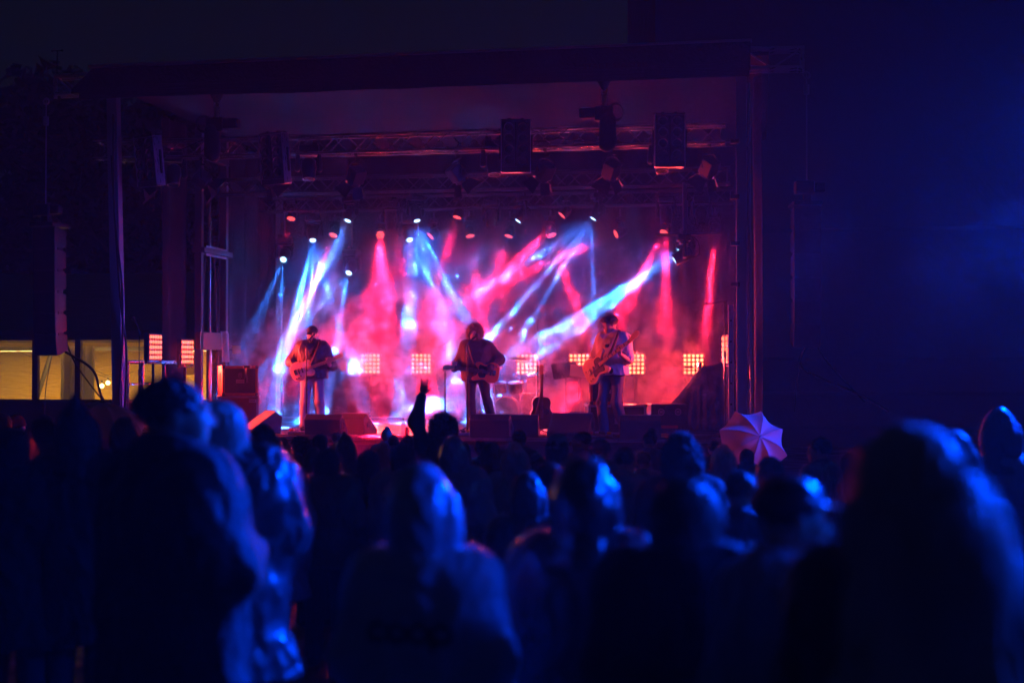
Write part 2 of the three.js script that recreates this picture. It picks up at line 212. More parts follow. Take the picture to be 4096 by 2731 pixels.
// head wear, in the frame of the head
const HEADWEAR = {
  short: () => { const a = ell([0, 0.042, 0.022], [0.087, 0.087, 0.104]), c = ell([0, -0.045, -0.11], [0.074, 0.105, 0.1]); return nets((x, y, z) => smax(smax(a(x, y, z) + 0.012 * noise(x * 45, y * 45, z * 45), -c(x, y, z), 0.01), -0.075 - y + z * 0.2, 0.02), [-0.12, -0.12, -0.12], [0.12, 0.15, 0.15], 0.006); },
  fringe: () => { const a = ell([0, 0.048, 0.018], [0.094, 0.09, 0.112]), b = ell([0, 0.075, -0.075], [0.075, 0.04, 0.05]), c = ell([0, -0.055, -0.12], [0.072, 0.105, 0.1]); return nets((x, y, z) => smax(smax(smin(a(x, y, z), b(x, y, z), 0.03) + 0.016 * noise(x * 40, y * 30, z * 40), -c(x, y, z), 0.01), -0.07 - y + z * 0.2, 0.02), [-0.13, -0.12, -0.15], [0.13, 0.17, 0.16], 0.006); },
  bob: () => { const a = ell([0, 0.035, 0.025], [0.1, 0.098, 0.115]), b = ell([0, -0.06, 0.045], [0.11, 0.12, 0.085]), c = ell([0, -0.06, -0.12], [0.07, 0.13, 0.11]); return nets((x, y, z) => smax(smin(a(x, y, z), b(x, y, z), 0.05) + 0.01 * noise(x * 50, y * 9, z * 50), -c(x, y, z), 0.015), [-0.15, -0.21, -0.12], [0.15, 0.16, 0.17], 0.008); },
  long: () => { const a = ell([0, 0.035, 0.025], [0.096, 0.096, 0.112]), u = caps([cap([0, 0, 0.04], [0, -0.3, 0.085], 0.1, 0.075), cap([-0.05, -0.05, 0.03], [-0.07, -0.26, 0.06], 0.06, 0.05), cap([0.05, -0.05, 0.03], [0.07, -0.26, 0.06], 0.06, 0.05)], 0.04), c = ell([0, -0.07, -0.12], [0.07, 0.16, 0.11]); return nets((x, y, z) => smax(smin(a(x, y, z), u(x, y, z), 0.05) + 0.012 * noise(x * 55, y * 7, z * 55), -c(x, y, z), 0.015), [-0.17, -0.42, -0.12], [0.17, 0.16, 0.2], 0.009); },
  curly: () => { const a = ell([0, 0.028, 0.02], [0.135, 0.128, 0.135]), b = ell([0, -0.05, 0.02], [0.125, 0.11, 0.11]), c = ell([0, -0.06, -0.15], [0.066, 0.12, 0.12]); return nets((x, y, z) => smax(smin(a(x, y, z), b(x, y, z), 0.06) + 0.03 * noise(x * 34, y * 34, z * 34) + 0.016 * noise(x * 80, y * 80, z * 80), -c(x, y, z), 0.02), [-0.18, -0.2, -0.17], [0.18, 0.2, 0.2], 0.0065); },
  bun: () => { const a = ell([0, 0.042, 0.022], [0.088, 0.088, 0.106]), b = ell([0.01, 0.145, 0.05], [0.042, 0.038, 0.042]), c = ell([0, -0.045, -0.11], [0.076, 0.105, 0.1]); return nets((x, y, z) => smax(smax(smin(a(x, y, z), b(x, y, z), 0.025) + 0.012 * noise(x * 45, y * 45, z * 45), -c(x, y, z), 0.01), -0.075 - y + z * 0.2, 0.02), [-0.12, -0.12, -0.12], [0.12, 0.21, 0.15], 0.006); },
  beanie: () => { const a = ell([0, 0.05, 0.014], [0.096, 0.098, 0.114]), b = ell([0, 0.025, 0.014], [0.101, 0.034, 0.119]); return nets((x, y, z) => smax(smin(a(x, y, z), b(x, y, z), 0.01) + 0.003 * Math.sin(Math.atan2(x, z) * 46), 0.004 - y + z * -0.12, 0.01), [-0.13, -0.05, -0.13], [0.13, 0.17, 0.16], 0.006); },
  cap: () => { const a = ell([0, 0.048, 0.016], [0.091, 0.085, 0.108]), b = ell([0, 0.042, -0.13], [0.075, 0.009, 0.075]); return nets((x, y, z) => smin(smax(a(x, y, z), 0.03 - y - z * 0.1, 0.008), b(x, y + (z + 0.1) * -0.25, z), 0.012), [-0.12, -0.01, -0.23], [0.12, 0.15, 0.15], 0.006); },
  hood: (tip = 0, fuzz = 0, big = 1) => {
    const a = ell([0, 0.012, 0.03], [0.122 * big, 0.142 * big, 0.146]), n = caps([cap([0, -0.08, 0.035], [0, -0.2, 0.05], 0.11, 0.15), cap([0, 0.1, 0.04], [0, 0.13 + tip * 0.1, 0.05 + tip * 0.05], 0.06, 0.05 - tip * 0.035)], 0.06), i = ell([0, -0.005, -0.03], [0.1, 0.125, 0.14]), op = caps([cap([0, -0.012, -0.08], [0, -0.02, -0.32], 0.096, 0.13)], 0.01);
    return nets((x, y, z) => smax(smax(smin(a(x, y, z), n(x, y, z), 0.07) + fold(x, y + 0.3, z, 0.026) + fuzz * (0.5 * noise(x * 70, y * 70, z * 70) + noise(x * 30, y * 30, z * 30)), -Math.min(i(x, y, z), op(x, y, z)), 0.012), -0.22 - y, 0.01), [-0.2, -0.24, -0.2], [0.2, 0.28, 0.22], 0.0085);
  },
  pointed: () => HEADWEAR.hood(1), fur: () => HEADWEAR.hood(0, 0.016, 1.1), wide: () => HEADWEAR.hood(0.3, 0, 1.08),
};
function strands(n, c, r, len, droop, wave = 0, out = 0.75) { // loose locks round a head of hair: thin tapering ribbons
  const P = [], N = [], q = (a, b2, cc, nn) => { for (const v of [a, b2, cc]) { P.push(v.x, v.y, v.z); N.push(nn.x, nn.y, nn.z); } };
  for (let i = 0; i < n; i++) {
    const u = rr(-0.35, 1), a = rr(0, 6.283), s = Math.sqrt(1 - Math.min(1, u * u)), d = V(Math.cos(a) * s, u, Math.sin(a) * s); if (d.z < -0.5 && u < 0.42) continue;
    let p = V(c[0] + d.x * r[0] * 0.96, c[1] + d.y * r[1] * 0.96, c[2] + d.z * r[2] * 0.96); const side = V(-d.z, rr(-0.3, 0.3), d.x).normalize(), L = len * rr(0.5, 1.3) / 4, dir = d.clone().multiplyScalar(out).add(V(rr(-0.7, 0.7) * out, rr(-0.5, 0.7) * out - (1 - out) * 0.6, rr(-0.7, 0.7) * out)).normalize(); let w = 0.0016;
    for (let k = 0; k < 4; k++) { dir.addScaledVector(d, -0.12).add(V(rr(-wave, wave), -droop, rr(-wave, wave))).normalize(); const e = p.clone().addScaledVector(dir, L), w2 = w * (k === 3 ? 0.2 : 0.85), o = side.clone().multiplyScalar(w), o2 = side.clone().multiplyScalar(w2); q(p.clone().sub(o), p.clone().add(o), e.clone().add(o2), d); q(p.clone().sub(o), e.clone().add(o2), e.clone().sub(o2), d); p = e; w = w2; }
  }
  const g = new THREE.BufferGeometry(); g.setAttribute('position', new THREE.Float32BufferAttribute(P, 3)); g.setAttribute('normal', new THREE.Float32BufferAttribute(N, 3)); return g;
}
const LOCKS = { short: [700, [0, 0.042, 0.022], [0.087, 0.087, 0.104], 0.045, 0.12, 0.25], fringe: [700, [0, 0.048, 0.018], [0.094, 0.09, 0.112], 0.06, 0.2, 0.25], bob: [900, [0, 0.03, 0.03], [0.1, 0.1, 0.115], 0.09, 0.5, 0.12, 0.4], long: [1100, [0, 0.03, 0.03], [0.098, 0.1, 0.114], 0.17, 0.6, 0.08, 0.3], curly: [1500, [0, 0.02, 0.02], [0.132, 0.125, 0.132], 0.07, 0.02, 0.9], bun: [700, [0, 0.042, 0.022], [0.088, 0.088, 0.106], 0.04, 0.05, 0.3] };
for (const k of Object.keys(LOCKS)) { const f = HEADWEAR[k]; HEADWEAR[k + '_plain'] = f; HEADWEAR[k] = () => { const s = seed; seed = 991 + k.length * 17; const g = merge([f(), strands(...LOCKS[k])]); seed = s; return g; }; }
const TOPS = { short: 0.13, fringe: 0.145, bob: 0.135, long: 0.132, curly: 0.165, bun: 0.185, beanie: 0.15, cap: 0.135, hood: 0.17, pointed: 0.235, fur: 0.185, wide: 0.2 };
const cache = {}, memo = (k, f) => (cache[k] ??= f());
const COATS = {
  jacket: { g: 0.035, ga: 0.024, hem: 0.82, f: 0.02, collar: 0.012, flare: 0.01 }, hoodie: { g: 0.032, ga: 0.024, hem: 0.84, f: 0.018, hood: 1, flare: 0.0 }, raincoat: { g: 0.045, ga: 0.034, hem: 0.66, f: 0.026, hood: 0.8, flare: 0.05 },
  poncho: { g: 0.055, ga: 0.06, hem: 0.6, f: 0.034, flare: 0.09, k: 0.12 }, puffer: { g: 0.06, ga: 0.05, hem: 0.8, f: 0.02, collar: 0.03, flare: 0.0 }, parka: { g: 0.055, ga: 0.04, hem: 0.5, f: 0.03, collar: 0.02, flare: 0.06 }, tee: { g: 0.022, ga: 0.022, hem: 0.86, f: 0.014, sleeve: 0.7, flare: 0.01 },
};
const cloth = (c, rough = 0.9, coat = 0) => memo('m' + c + rough + coat, () => phy(c, rough, { clearcoat: coat, clearcoatRoughness: 0.22, bumpMap: coat ? rep(clothBump, 2.6, 0.7) : rep(clothBump, 2), bumpScale: coat ? 0.009 : 0.006 }));
const skin = [phy([0.42, 0.25, 0.18], 0.55), phy([0.5, 0.32, 0.25], 0.55), phy([0.22, 0.12, 0.08], 0.55)];
const hairM = (c) => memo('h' + c, () => phy(c, 0.5, { specularIntensity: 0.8, side: THREE.DoubleSide }));
const plasticFilm = (c, tr = 0.5) => memo('f' + c + tr, () => phy(c, 0.32, { transmission: tr, thickness: 0, clearcoat: 0.8, clearcoatRoughness: 0.15, bumpMap: rep(clothBump, 3), bumpScale: 0.02 }));
const ground = (z) => 0.25 * THREE.MathUtils.smoothstep(z, 7, 19);
function person(label, top, yaw, { head = 'short', coat = 'jacket', pose = 'stand', c = [0.03, 0.03, 0.035], rough = 0.8, wet = 0, film = 0, hc = [0.02, 0.014, 0.01], hw = null, hr = 0.6, hwet = 0, hfilm = 0, under = null, wide = 1, lc = [0.03, 0.035, 0.05], hy = 0, hp = 0, sk = 0, big = 1 } = {}) {
  const J = { ...POSES[pose], yaw: hy, pitch: hp }, key = pose + hy + hp, gy = ground(top[2]), H = top[1] - gy, s = H / (J.H[1] + TOPS[head]);
  const t = thing('person', label, 'person', [top[0], gy, top[2]], yaw * D2R, 'people in the crowd before the stage');
  t.scale.set(s * wide, s, s * wide);
  part('body', memo('b' + key, () => bodyGeo(J)), skin[sk], t);
  if (top[2] < 14.5) c = c.map((q) => Math.min(0.5, q * 1.7)); // far coats lightened in colour, standing in for stage light on them
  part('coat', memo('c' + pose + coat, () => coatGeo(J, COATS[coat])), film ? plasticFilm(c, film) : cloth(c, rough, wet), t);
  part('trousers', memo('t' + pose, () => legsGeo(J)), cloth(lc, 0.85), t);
  for (const q of ['R', 'L']) part('shoe', memo('s' + pose + q, () => shoeGeo(J, q)), M.rubber, t);
  const wear = (k, m, n) => { const p = part(n, memo('w' + k, () => HEADWEAR[k]()), m, t); p.applyMatrix4(headMatrix(J)); return p; };
  const isHat = ['beanie', 'cap'].includes(head), isHood = ['hood', 'pointed', 'fur', 'wide'].includes(head);
  if (isHat) { wear(head, cloth(hw ?? c, hr), head === 'cap' ? 'cap' : 'beanie'); wear((under ?? 'short') + '_plain', hairM(hc), 'hair').scale.multiplyScalar(0.97); }
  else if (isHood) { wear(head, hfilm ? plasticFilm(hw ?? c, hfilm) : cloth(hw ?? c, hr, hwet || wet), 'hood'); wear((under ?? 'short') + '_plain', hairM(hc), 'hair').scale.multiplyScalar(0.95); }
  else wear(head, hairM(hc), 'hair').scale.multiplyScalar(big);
  return t;
}
// print on a back or chest: a sheet pressed on the cloth
function printOn(t, name, J, coat, draw, w, h, cx, cy, front = 1, px = 256) {
  const c = coatSDF(J, COATS[coat] ?? coat), g = new THREE.PlaneGeometry(w, h, 28, 14), p = g.attributes.position;
  for (let i = 0; i < p.count; i++) { const x = p.getX(i) * front + cx, y = p.getY(i) + cy; let z = 0.5 * front; for (let k = 0; k < 60; k++) { const d = c.f(x, y, z); if (d < 0.0008) break; z -= d * 0.7 * front; } p.setXYZ(i, x, y, z + 0.005 * front); }
  g.computeVertexNormals();
  const cv = document.createElement('canvas'); cv.width = px; cv.height = Math.round(px * h / w); draw(cv.getContext('2d'), cv.width, cv.height);
  const tx = new THREE.CanvasTexture(cv); tx.colorSpace = THREE.SRGBColorSpace;
  return part(name, g, new THREE.MeshStandardMaterial({ map: tx, alphaTest: 0.5, roughness: 0.8, side: THREE.DoubleSide }), t);
}
const textTex = (draw, w, h) => { const cv = document.createElement('canvas'); cv.width = w; cv.height = h; draw(cv.getContext('2d'), w, h); const t = new THREE.CanvasTexture(cv); t.colorSpace = THREE.SRGBColorSpace; return t; };

// ---------------------------------------------------------------- ground, far buildings, trees, tent
{
  const g = new THREE.PlaneGeometry(220, 220, 110, 110).rotateX(-Math.PI / 2), p = g.attributes.position, uv = g.attributes.uv;
  for (let i = 0; i < p.count; i++) { const x = p.getX(i), z = p.getZ(i); p.setY(i, ground(z) + (z > 2 ? 0.02 * noise(x * 0.6, 3, z * 0.6) : 0)); uv.setXY(i, x / 4, z / 4); }
  g.computeVertexNormals();
  struct('ground', g, std([0.035, 0.038, 0.03], 0.75, 0, { map: null, bumpMap: grime, bumpScale: 0.05, roughnessMap: grime }), 'dark wet trampled ground under the crowd');
}
{ // large plain building behind and beside the stage
  const t = thing('building', 'large plain dark building rising behind the stage and filling the far side', 'building', [0, 0, 0]);
  const wall = std([0.2, 0.19, 0.2], 0.85, 0, { bumpMap: rep(grime, 12, 6), bumpScale: 0.03 }), brick = std([0.26, 0.12, 0.08], 0.85, 0, { bumpMap: rep(grime, 2, 6), bumpScale: 0.03 });
  part('wall', box(28, 17, 14, 15.395, 8.5, -20.2), wall, t);
  part('brick_wall', [box(0.72, 17, 13.6, 1.03, 8.5, -20.2)], brick, t);
  for (const y of [0.5, 1.35, 2.2, 5.4]) part('string_course', rbox(27.6, 0.09, 0.1, 15.4, y, -13.2, 0.02), wall, t);
  part('roof_parapet', rbox(28.4, 0.4, 14.4, 15.6, 17.2, -20.2, 0.05), wall, t);
  const pl = part('pilaster', rbox(0.7, 16.6, 0.16, 11.2, 8.3, -13.13, 0.03), wall, t); const p2 = pl.clone(); p2.position.x = 6; t.add(p2);
}
function tree(label, x, z, h, w, sd) {
  const t = thing('tree', label, 'tree', [x, 0, z], 0, 'trees behind the tent'); seed = sd;
  part('trunk', [bar([0, 0, 0], [0.1, h * 0.5, 0], 0.28, 0.16), bar([0.1, h * 0.5, 0], [0.5, h * 0.8, 0.2], 0.14, 0.05), bar([0.08, h * 0.42, 0], [-0.9, h * 0.72, -0.1], 0.11, 0.04), bar([0.08, h * 0.45, 0], [0.7, h * 0.7, -0.7], 0.1, 0.04)], M.wood, t);
  const pos = [], nor = []; const lob = []; for (let i = 0; i < 16; i++) lob.push([rr(-1, 1) * w * 0.75, h * rr(0.45, 0.92), rr(-1, 1) * w * 0.6, w * rr(0.28, 0.5)]);
  for (let i = 0; i < 11000; i++) {
    const L = lob[i % 16], u = rr(-1, 1), a = rr(0, 6.283), q = Math.sqrt(1 - u * u), r = L[3] * Math.pow(R(), 0.4), c = V(L[0] + r * q * Math.cos(a), L[1] + r * u * 0.8, L[2] + r * q * Math.sin(a));
    const d = [0, 1, 2].map(() => c.clone().add(V(rr(-0.34, 0.34), rr(-0.3, 0.3), rr(-0.34, 0.34)))), n = d[1].clone().sub(d[0]).cross(d[2].clone().sub(d[0])).normalize(); for (const k of d) { pos.push(k.x, k.y, k.z); nor.push(n.x, n.y, n.z); }
  }
  const g = new THREE.BufferGeometry(); g.setAttribute('position', new THREE.Float32BufferAttribute(pos, 3)); g.setAttribute('normal', new THREE.Float32BufferAttribute(nor, 3)); part('crown', g, std([0.05, 0.06, 0.03], 0.8), t);
}
tree('broad dark tree against the night sky, behind the hanging speaker column', -22.3, -26, 13, 6.2, 11);
tree('lower dark tree against the night sky, just above the corner of the stage roof', -17.3, -24, 11.8, 4.6, 12);
tree('dark tree top peeping over the middle of the stage roof edge', -13.967, -26, 11.4, 3, 13);
{ // marquee with lit clear walls
  const Z = -7.2, t = thing('marquee_tent', 'marquee tent with dark roof and yellow lit clear walls beside the stage', 'tent', [0, 0, 0]);
  const roofM = std([0.19, 0.19, 0.18], 0.8, 0, { bumpMap: rep(clothBump, 3), bumpScale: 0.03, side: THREE.DoubleSide }), frameM = std([0.05, 0.045, 0.04], 0.6);
  const sheet = (a, b, c, d, n = 14) => { const g = new THREE.PlaneGeometry(1, 1, n, 6), p = g.attributes.position, u = g.attributes.uv; for (let i = 0; i < p.count; i++) { const s = u.getX(i), q = u.getY(i), A = V(...a).lerp(V(...b), s), B = V(...d).lerp(V(...c), s), P = A.lerp(B, q); P.y -= 0.12 * Math.sin(Math.PI * s * 3) ** 2 * Math.sin(Math.PI * q); p.setXYZ(i, P.x, P.y, P.z); } g.computeVertexNormals(); return g; };
  part('roof', [sheet([-24, 2.72, Z], [-8.2, 2.72, Z], [-8.2, 4.4, Z - 4], [-24, 4.4, Z - 4]), sheet([-8.2, 2.72, Z - 8], [-24, 2.72, Z - 8], [-24, 4.4, Z - 4], [-8.2, 4.4, Z - 4])], roofM, t);
  part('valance', rbox(15.8, 0.22, 0.03, -16.1, 2.72, Z + 0.03, 0.01), roofM, t);
  part('skirt', rbox(15.8, 1.27, 0.05, -16.1, 0.635, Z + 0.02, 0.02), std([0.03, 0.027, 0.024], 0.9), t);
  const warm = std([0.6, 0.4, 0.08], 0.85, 0, { bumpMap: rep(clothBump, 4), bumpScale: 0.04, side: THREE.DoubleSide });
  part('rear_wall', box(15.8, 2.7, 0.05, -16.1, 1.35, Z - 7.9), warm, t); part('side_wall', [box(0.05, 2.7, 7.9, -8.2, 1.35, Z - 4)], warm, t); part('lining', box(15.6, 0.04, 7.7, -16.1, 2.76, Z - 4), warm, t);
  const film = phy([0.93, 0.9, 0.82], 0.16, { transmission: 1, thickness: 0, bumpMap: rep(clothBump, 1, 3), bumpScale: 0.02 });
  const xs = [-24, -20.4, -17, -14.2, -12.35, -11.3, -9.2]; // posts
  xs.forEach((x) => part('post', rbox(0.14, 2.7, 0.12, x, 1.35, Z - 0.06, 0.01), frameM, t));
  for (let i = 0; i < xs.length - 1; i++) part('clear_window', box(xs[i + 1] - xs[i] - 0.16, 1.34, 0.01, (xs[i] + xs[i + 1]) / 2, 1.94, Z + 0.0), film, t);
  part('inner_beam', [rbox(15.6, 0.1, 0.1, -16.1, 2.45, Z - 2.6, 0.02), bar([-13.2, 2.7, Z - 2.6], [-14.1, 0, Z - 2.6], 0.06)], frameM, t);
  part('banner', rbox(0.9, 0.5, 0.03, -10.6, 2.05, Z - 4.6, 0.005), std([0.16, 0.07, 0.03], 0.8), t);
  // added folded sheet standing in for white reflections on the clear wall
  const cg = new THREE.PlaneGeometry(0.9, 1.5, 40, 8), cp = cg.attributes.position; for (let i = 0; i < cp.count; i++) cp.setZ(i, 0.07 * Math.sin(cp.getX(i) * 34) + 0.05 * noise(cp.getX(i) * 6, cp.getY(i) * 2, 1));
  cg.computeVertexNormals(); const c = solo('reflection_sheet', cg, std([0.7, 0.68, 0.55], 0.9, 0, { side: THREE.DoubleSide }), 'added pale sheet standing in for white reflections on the lit tent window, beneath the speaker column', 'cloth'); c.position.set(-11.85, 1.75, Z - 1.1);
  const bulb = (p, l) => {
    const b = thing('festoon_bulb', l, 'light bulb', p, 0, 'bulbs inside the tent'); part('socket', bar([0, 0.05, 0], [0, 0.13, 0], 0.022), M.black, b); part('bulb_glass', new THREE.SphereGeometry(0.05, 12, 10), glow(24, 15, 4.5), b);
    part('flex', tube([[-0.5, 0.3, 0], [0, 0.13, 0], [0.5, 0.26, 0]], 0.008, 12, 5), M.black, b);
    const L = new THREE.PointLight(col(1, 0.62, 0.16), 4 / EX, 0, 2); L.shadow.radius = 2.4; L.castShadow = true; L.position.set(...p); scene.add(L);
  };
  bulb([-12.22,1.966,-9], 'bare yellow bulb in the tent, under the speaker cables'); bulb([-11.579,1.548,-9], 'lowest of the three bare yellow bulbs close together in the tent');
  bulb([-11.617,1.617,-9.4], 'middle one of the three bare yellow bulbs close together in the tent'); bulb([-11.65,1.622,-9.8], 'bare yellow bulb in the tent, half behind the stage corner post'); bulb([-13.067,2.092,-8.6], 'small greenish yellow bulb beneath the front of the speaker column');
  { const b = thing('tent_lamp', 'warm tube lamp lighting the tent interior under its roof', 'lamp', [-15.5, 2.45, Z - 5.2]); part('housing', rbox(3, 0.06, 0.1, 0, 0.04, 0), M.galv, b); part('lamp_tube', bar([-1.4, -0.01, 0], [1.4, -0.01, 0], 0.025), glow(6, 4, 1.2), b);
    const L = new THREE.RectAreaLight(col(1, 0.6, 0.12), 240 / EX, 2.8, 0.12); L.position.set(-15.5, 2.4, Z - 5.2); L.rotation.x = -Math.PI / 2; scene.add(L);
    const c2 = copyOf(b, 'second warm tube lamp in the tent, nearer the stage', [-10.6, 2.45, Z - 5.2]); const L2 = L.clone(); L2.position.x = -10.6; scene.add(L2); c2.userData.group = b.userData.group = 'lamps in the tent'; }
}

// ---------------------------------------------------------------- the stage
const ST = thing('mobile_stage', 'wide covered mobile stage with dark roof band, side tower and black back curtain', 'stage');
{
  const DX0 = -6.85, DX1 = 3.85, cx = (DX0 + DX1) / 2, w = DX1 - DX0;
  part('deck', rbox(w, 0.12, 8.7, cx, 0.81, -4.0, 0.015), M.deck, ST);
  part('edge_trim', rbox(w, 0.05, 0.03, cx, 0.845, 0.367, 0.005), M.alu, ST);
  const folds = (L, H, n, amp) => { const g = new THREE.PlaneGeometry(L, H, Math.round(L * 22), 6), p = g.attributes.position; for (let i = 0; i < p.count; i++) p.setZ(i, amp * Math.sin(p.getX(i) * n + 2 * noise(p.getX(i) * 1.3, 0, 4)) + amp * 0.6 * noise(p.getX(i) * 3, p.getY(i) * 0.3, 2)); g.computeVertexNormals(); return g; };
  part('skirt', folds(w, 0.75, 9, 0.025).translate(cx, 0.375, 0.33), M.curtain, ST);
  const cm = M.curtain.clone(); cm.side = THREE.DoubleSide;
  part('back_curtain', folds(w - 0.2, 5.9, 7, 0.06).translate(cx, 3.82, -8.15), cm, ST);
  part('side_curtain', folds(3.5, 5.8, 8, 0.07).rotateY(Math.PI / 2).translate(-6.86, 3.78, -6.35), cm, ST);
  part('side_curtain', folds(1.25, 6.2, 9, 0.05).rotateY(Math.PI / 2).translate(-6.9, 3.55, -2.45), cm, ST);
  part('side_curtain', folds(8.2, 5.8, 7, 0.06).rotateY(-Math.PI / 2).translate(3.98, 3.78, -4.1), cm, ST);
  // roof
  const roof = part('roof', [box(w + 0.6, 0.07, 8.6, cx, 6.93, -3.9)], M.tarp, ST);
  const fas = poly([[-7.5, 6.66], [3.86, 6.66], [3.86, 7.09], [-7.12, 7.06], [-7.5, 6.72]]);
  part('fascia', ex(fas, 0.06, 0.008).translate(0, 0, 0.52), M.darktarp, roof);
  part('valance', (() => { const g = new THREE.PlaneGeometry(11.2, 0.24, 120, 2), p = g.attributes.position; for (let i = 0; i < p.count; i++) { const x = p.getX(i); p.setZ(i, 0.02 * noise(x * 2, p.getY(i) * 3, 1)); if (p.getY(i) < -0.1) p.setY(i, p.getY(i) + 0.02 * noise(x * 1.1, 5, 2)); } g.computeVertexNormals(); return g.translate(-1.75, 6.66, 0.575); })(), Object.assign(M.darktarp.clone(), { side: THREE.DoubleSide }), roof);
  part('roof_rail', rbox(11.1, 0.06, 0.1, -1.66, 7.11, 0.5, 0.02), M.galv, roof);
  part('roof_lettering', new THREE.PlaneGeometry(1.7, 0.12).translate(2.05, 6.78, 0.5995), new THREE.MeshStandardMaterial({ map: textTex((c, W, H) => { c.font = 'bold 44px sans-serif'; c.fillStyle = '#3a1420'; c.textBaseline = 'middle'; c.fillText('STAGE MASTER', 10, H / 2, W - 20); }, 512, 48), alphaTest: 0.5, roughness: 0.8 }), roof);
  for (let i = 0; i < 1; i++) part('roof_beam', rhs([DX0 + 0.2, 6.82, -0.4 - i * 1.85], [DX1 - 0.2, 6.82, -0.4 - i * 1.85], 0.1, 0.12), M.paint, roof);
  // posts
  part('corner_post', [rhs([-6.87, 6.66, 0.28], [-6.72, 0.87, 0.28], 0.19, 0.17)], std([0.3, 0.28, 0.28], 0.45, 0.2), ST);
  part('corner_post', [rhs([3.72, 0.87, 0.2], [3.72, 6.66, 0.2], 0.17, 0.16)], std([0.22, 0.22, 0.24], 0.5, 0.2), ST);
  part('rear_post', [rhs([3.7, 0.87, -7.9], [3.7, 6.66, -7.9], 0.15, 0.15)], M.paint, ST); part('rear_post', [rhs([-6.8, 0.87, -8.02], [-6.8, 6.66, -8.02], 0.15, 0.15)], M.paint, ST);
  part('guide_pole', bar([3.868,1.282,0.2], [3.834,6.514,0.2], 0.022), M.galv, ST);
  const hinge = part('hinge_rail', [rbox(0.09, 2.1, 0.05, 3.55, 1.95, 0.22, 0.01)], M.galv, ST); for (let i = 0; i < 6; i++) part('bolt', bar([3.55, 1.1 + i * 0.33, 0.24], [3.55, 1.1 + i * 0.33, 0.26], 0.016), M.black, hinge);
  for (const y of [6.18, 5.3, 4.56, 3.92]) part('latch', rbox(0.14, 0.07, 0.06, 3.62, y - 0.6, 0.3, 0.01), M.black, ST);
  // side tower
  const tw = part('side_tower', [rhs([-6.72, 0.87, -3.15], [-6.72, 6.6, -3.15], 0.14, 0.12), rhs([-6.72, 0.87, -4.45], [-6.72, 6.6, -4.45], 0.14, 0.12)], M.paint, ST);
  part('crossbeam', rhs([-6.7, 4.28, -3.05], [-6.7, 4.28, -4.55], 0.1, 0.26, Math.PI / 2).translate(0, 0, 0), M.paint, tw); part('crossbeam', rbox(0.1, 0.34, 1.5, -6.7, 2.52, -3.8, 0.01), std([0.34, 0.09, 0.06], 0.5), tw);
  part('crossbeam', rbox(0.1, 0.24, 1.5, -6.7, 6.2, -3.8, 0.01), M.paint, tw);
  part('lifting_ram', [bar([-6.74, 2.7, -3.72], [-6.74, 5.3, -3.72], 0.035), bar([-6.74, 0.9, -3.72], [-6.74, 2.75, -3.72], 0.06)], M.chrome, tw);
  part('tower_brace', bar([-6.74, 4.2, -3.5], [-6.74, 2.7, -3.3], 0.025), M.paint, tw); part('tower_brace', bar([-6.74, 4.2, -3.95], [-6.74, 1.9, -4.2], 0.025), M.paint, tw);
  const sg = part('sign_plate', new THREE.PlaneGeometry(1.06, 0.2).rotateY(Math.PI / 2).translate(-6.63, 4.28, -3.82), new THREE.MeshStandardMaterial({ roughness: 0.35, map: textTex((c, W, H) => { c.fillStyle = '#b9bcc4'; c.fillRect(0, 0, W, H); c.fillStyle = '#1d1f33'; c.fillRect(W * 0.485, 0, 5, H); c.font = 'bold 62px sans-serif'; c.textBaseline = 'middle'; c.fillStyle = '#2a2d4a'; c.fillText('STAGE', 14, H / 2 + 4, W * 0.45); c.fillText('MASTER', W * 0.505, H / 2 + 4, W * 0.47); }, 512, 96) }), ST);
  // outriggers that carry the loudspeakers
  for (const s of [-1, 1]) {
    const x0 = s < 0 ? -7.2 : 3.75, x1 = s < 0 ? -7.86 : 4.66, o = part('outrigger', [bar([x0, 7.0, 0.42], [x1, 6.98, 0.42], 0.04), bar([x0, 6.7, 0.42], [x1, 6.68, 0.42], 0.04), bar([x1, 7.02, 0.42], [x1, 6.6, 0.42], 0.035), bar([x0, 7.0, 0.2], [x1, 6.98, 0.2], 0.04), bar([x0, 6.7, 0.2], [x1, 6.68, 0.2], 0.04), bar([x1, 6.98, 0.42], [x1, 6.98, 0.2], 0.03)], M.galv, ST);
    part('brace', bar([x0, 7.0, 0.42], [(x0 + x1) / 2, 6.69, 0.42], 0.016), M.galv, o); part('brace', bar([(x0 + x1) / 2, 6.69, 0.42], [x1, 6.98, 0.42], 0.016), M.galv, o);
    if (s < 0) part('antenna', [bar([x1 + 0.03, 7.0, 0.42], [x1 + 0.03, 7.42, 0.42], 0.012), bar([x1 - 0.06, 7.42, 0.42], [x1 + 0.12, 7.42, 0.42], 0.01), new THREE.SphereGeometry(0.022, 8, 6).translate(x1 - 0.06, 7.42, 0.42), new THREE.SphereGeometry(0.022, 8, 6).translate(x1 + 0.12, 7.42, 0.42)], M.black, o);
  }
  // railing on the open side
  const ra = (name, pts, r) => part(name, tube(pts, r, 16, 8), M.alu, ST);
  for (const y of [2.1, 1.72, 1.42, 1.2, 0.98]) part('rail', bar([-6.62, y, 0.2], [-6.62, y, -2.2], y > 2 ? 0.032 : 0.02), M.alu, ST);
  for (const z of [0.2, -0.35, -1.3, -2.2]) part('rail_post', bar([-6.62, 0.87, z], [-6.62, 2.1, z], z === -0.35 ? 0.04 : 0.026), M.alu, ST);
  for (const y of [2.0, 1.6, 1.3, 1.02]) part('rear_rail', bar([1.99,1.491,-6.6].map((q, i) => (i === 1 ? y : q)), [3.238,1.495,-6.6].map((q, i) => (i === 1 ? y : q)), 0.02), M.alu, ST);
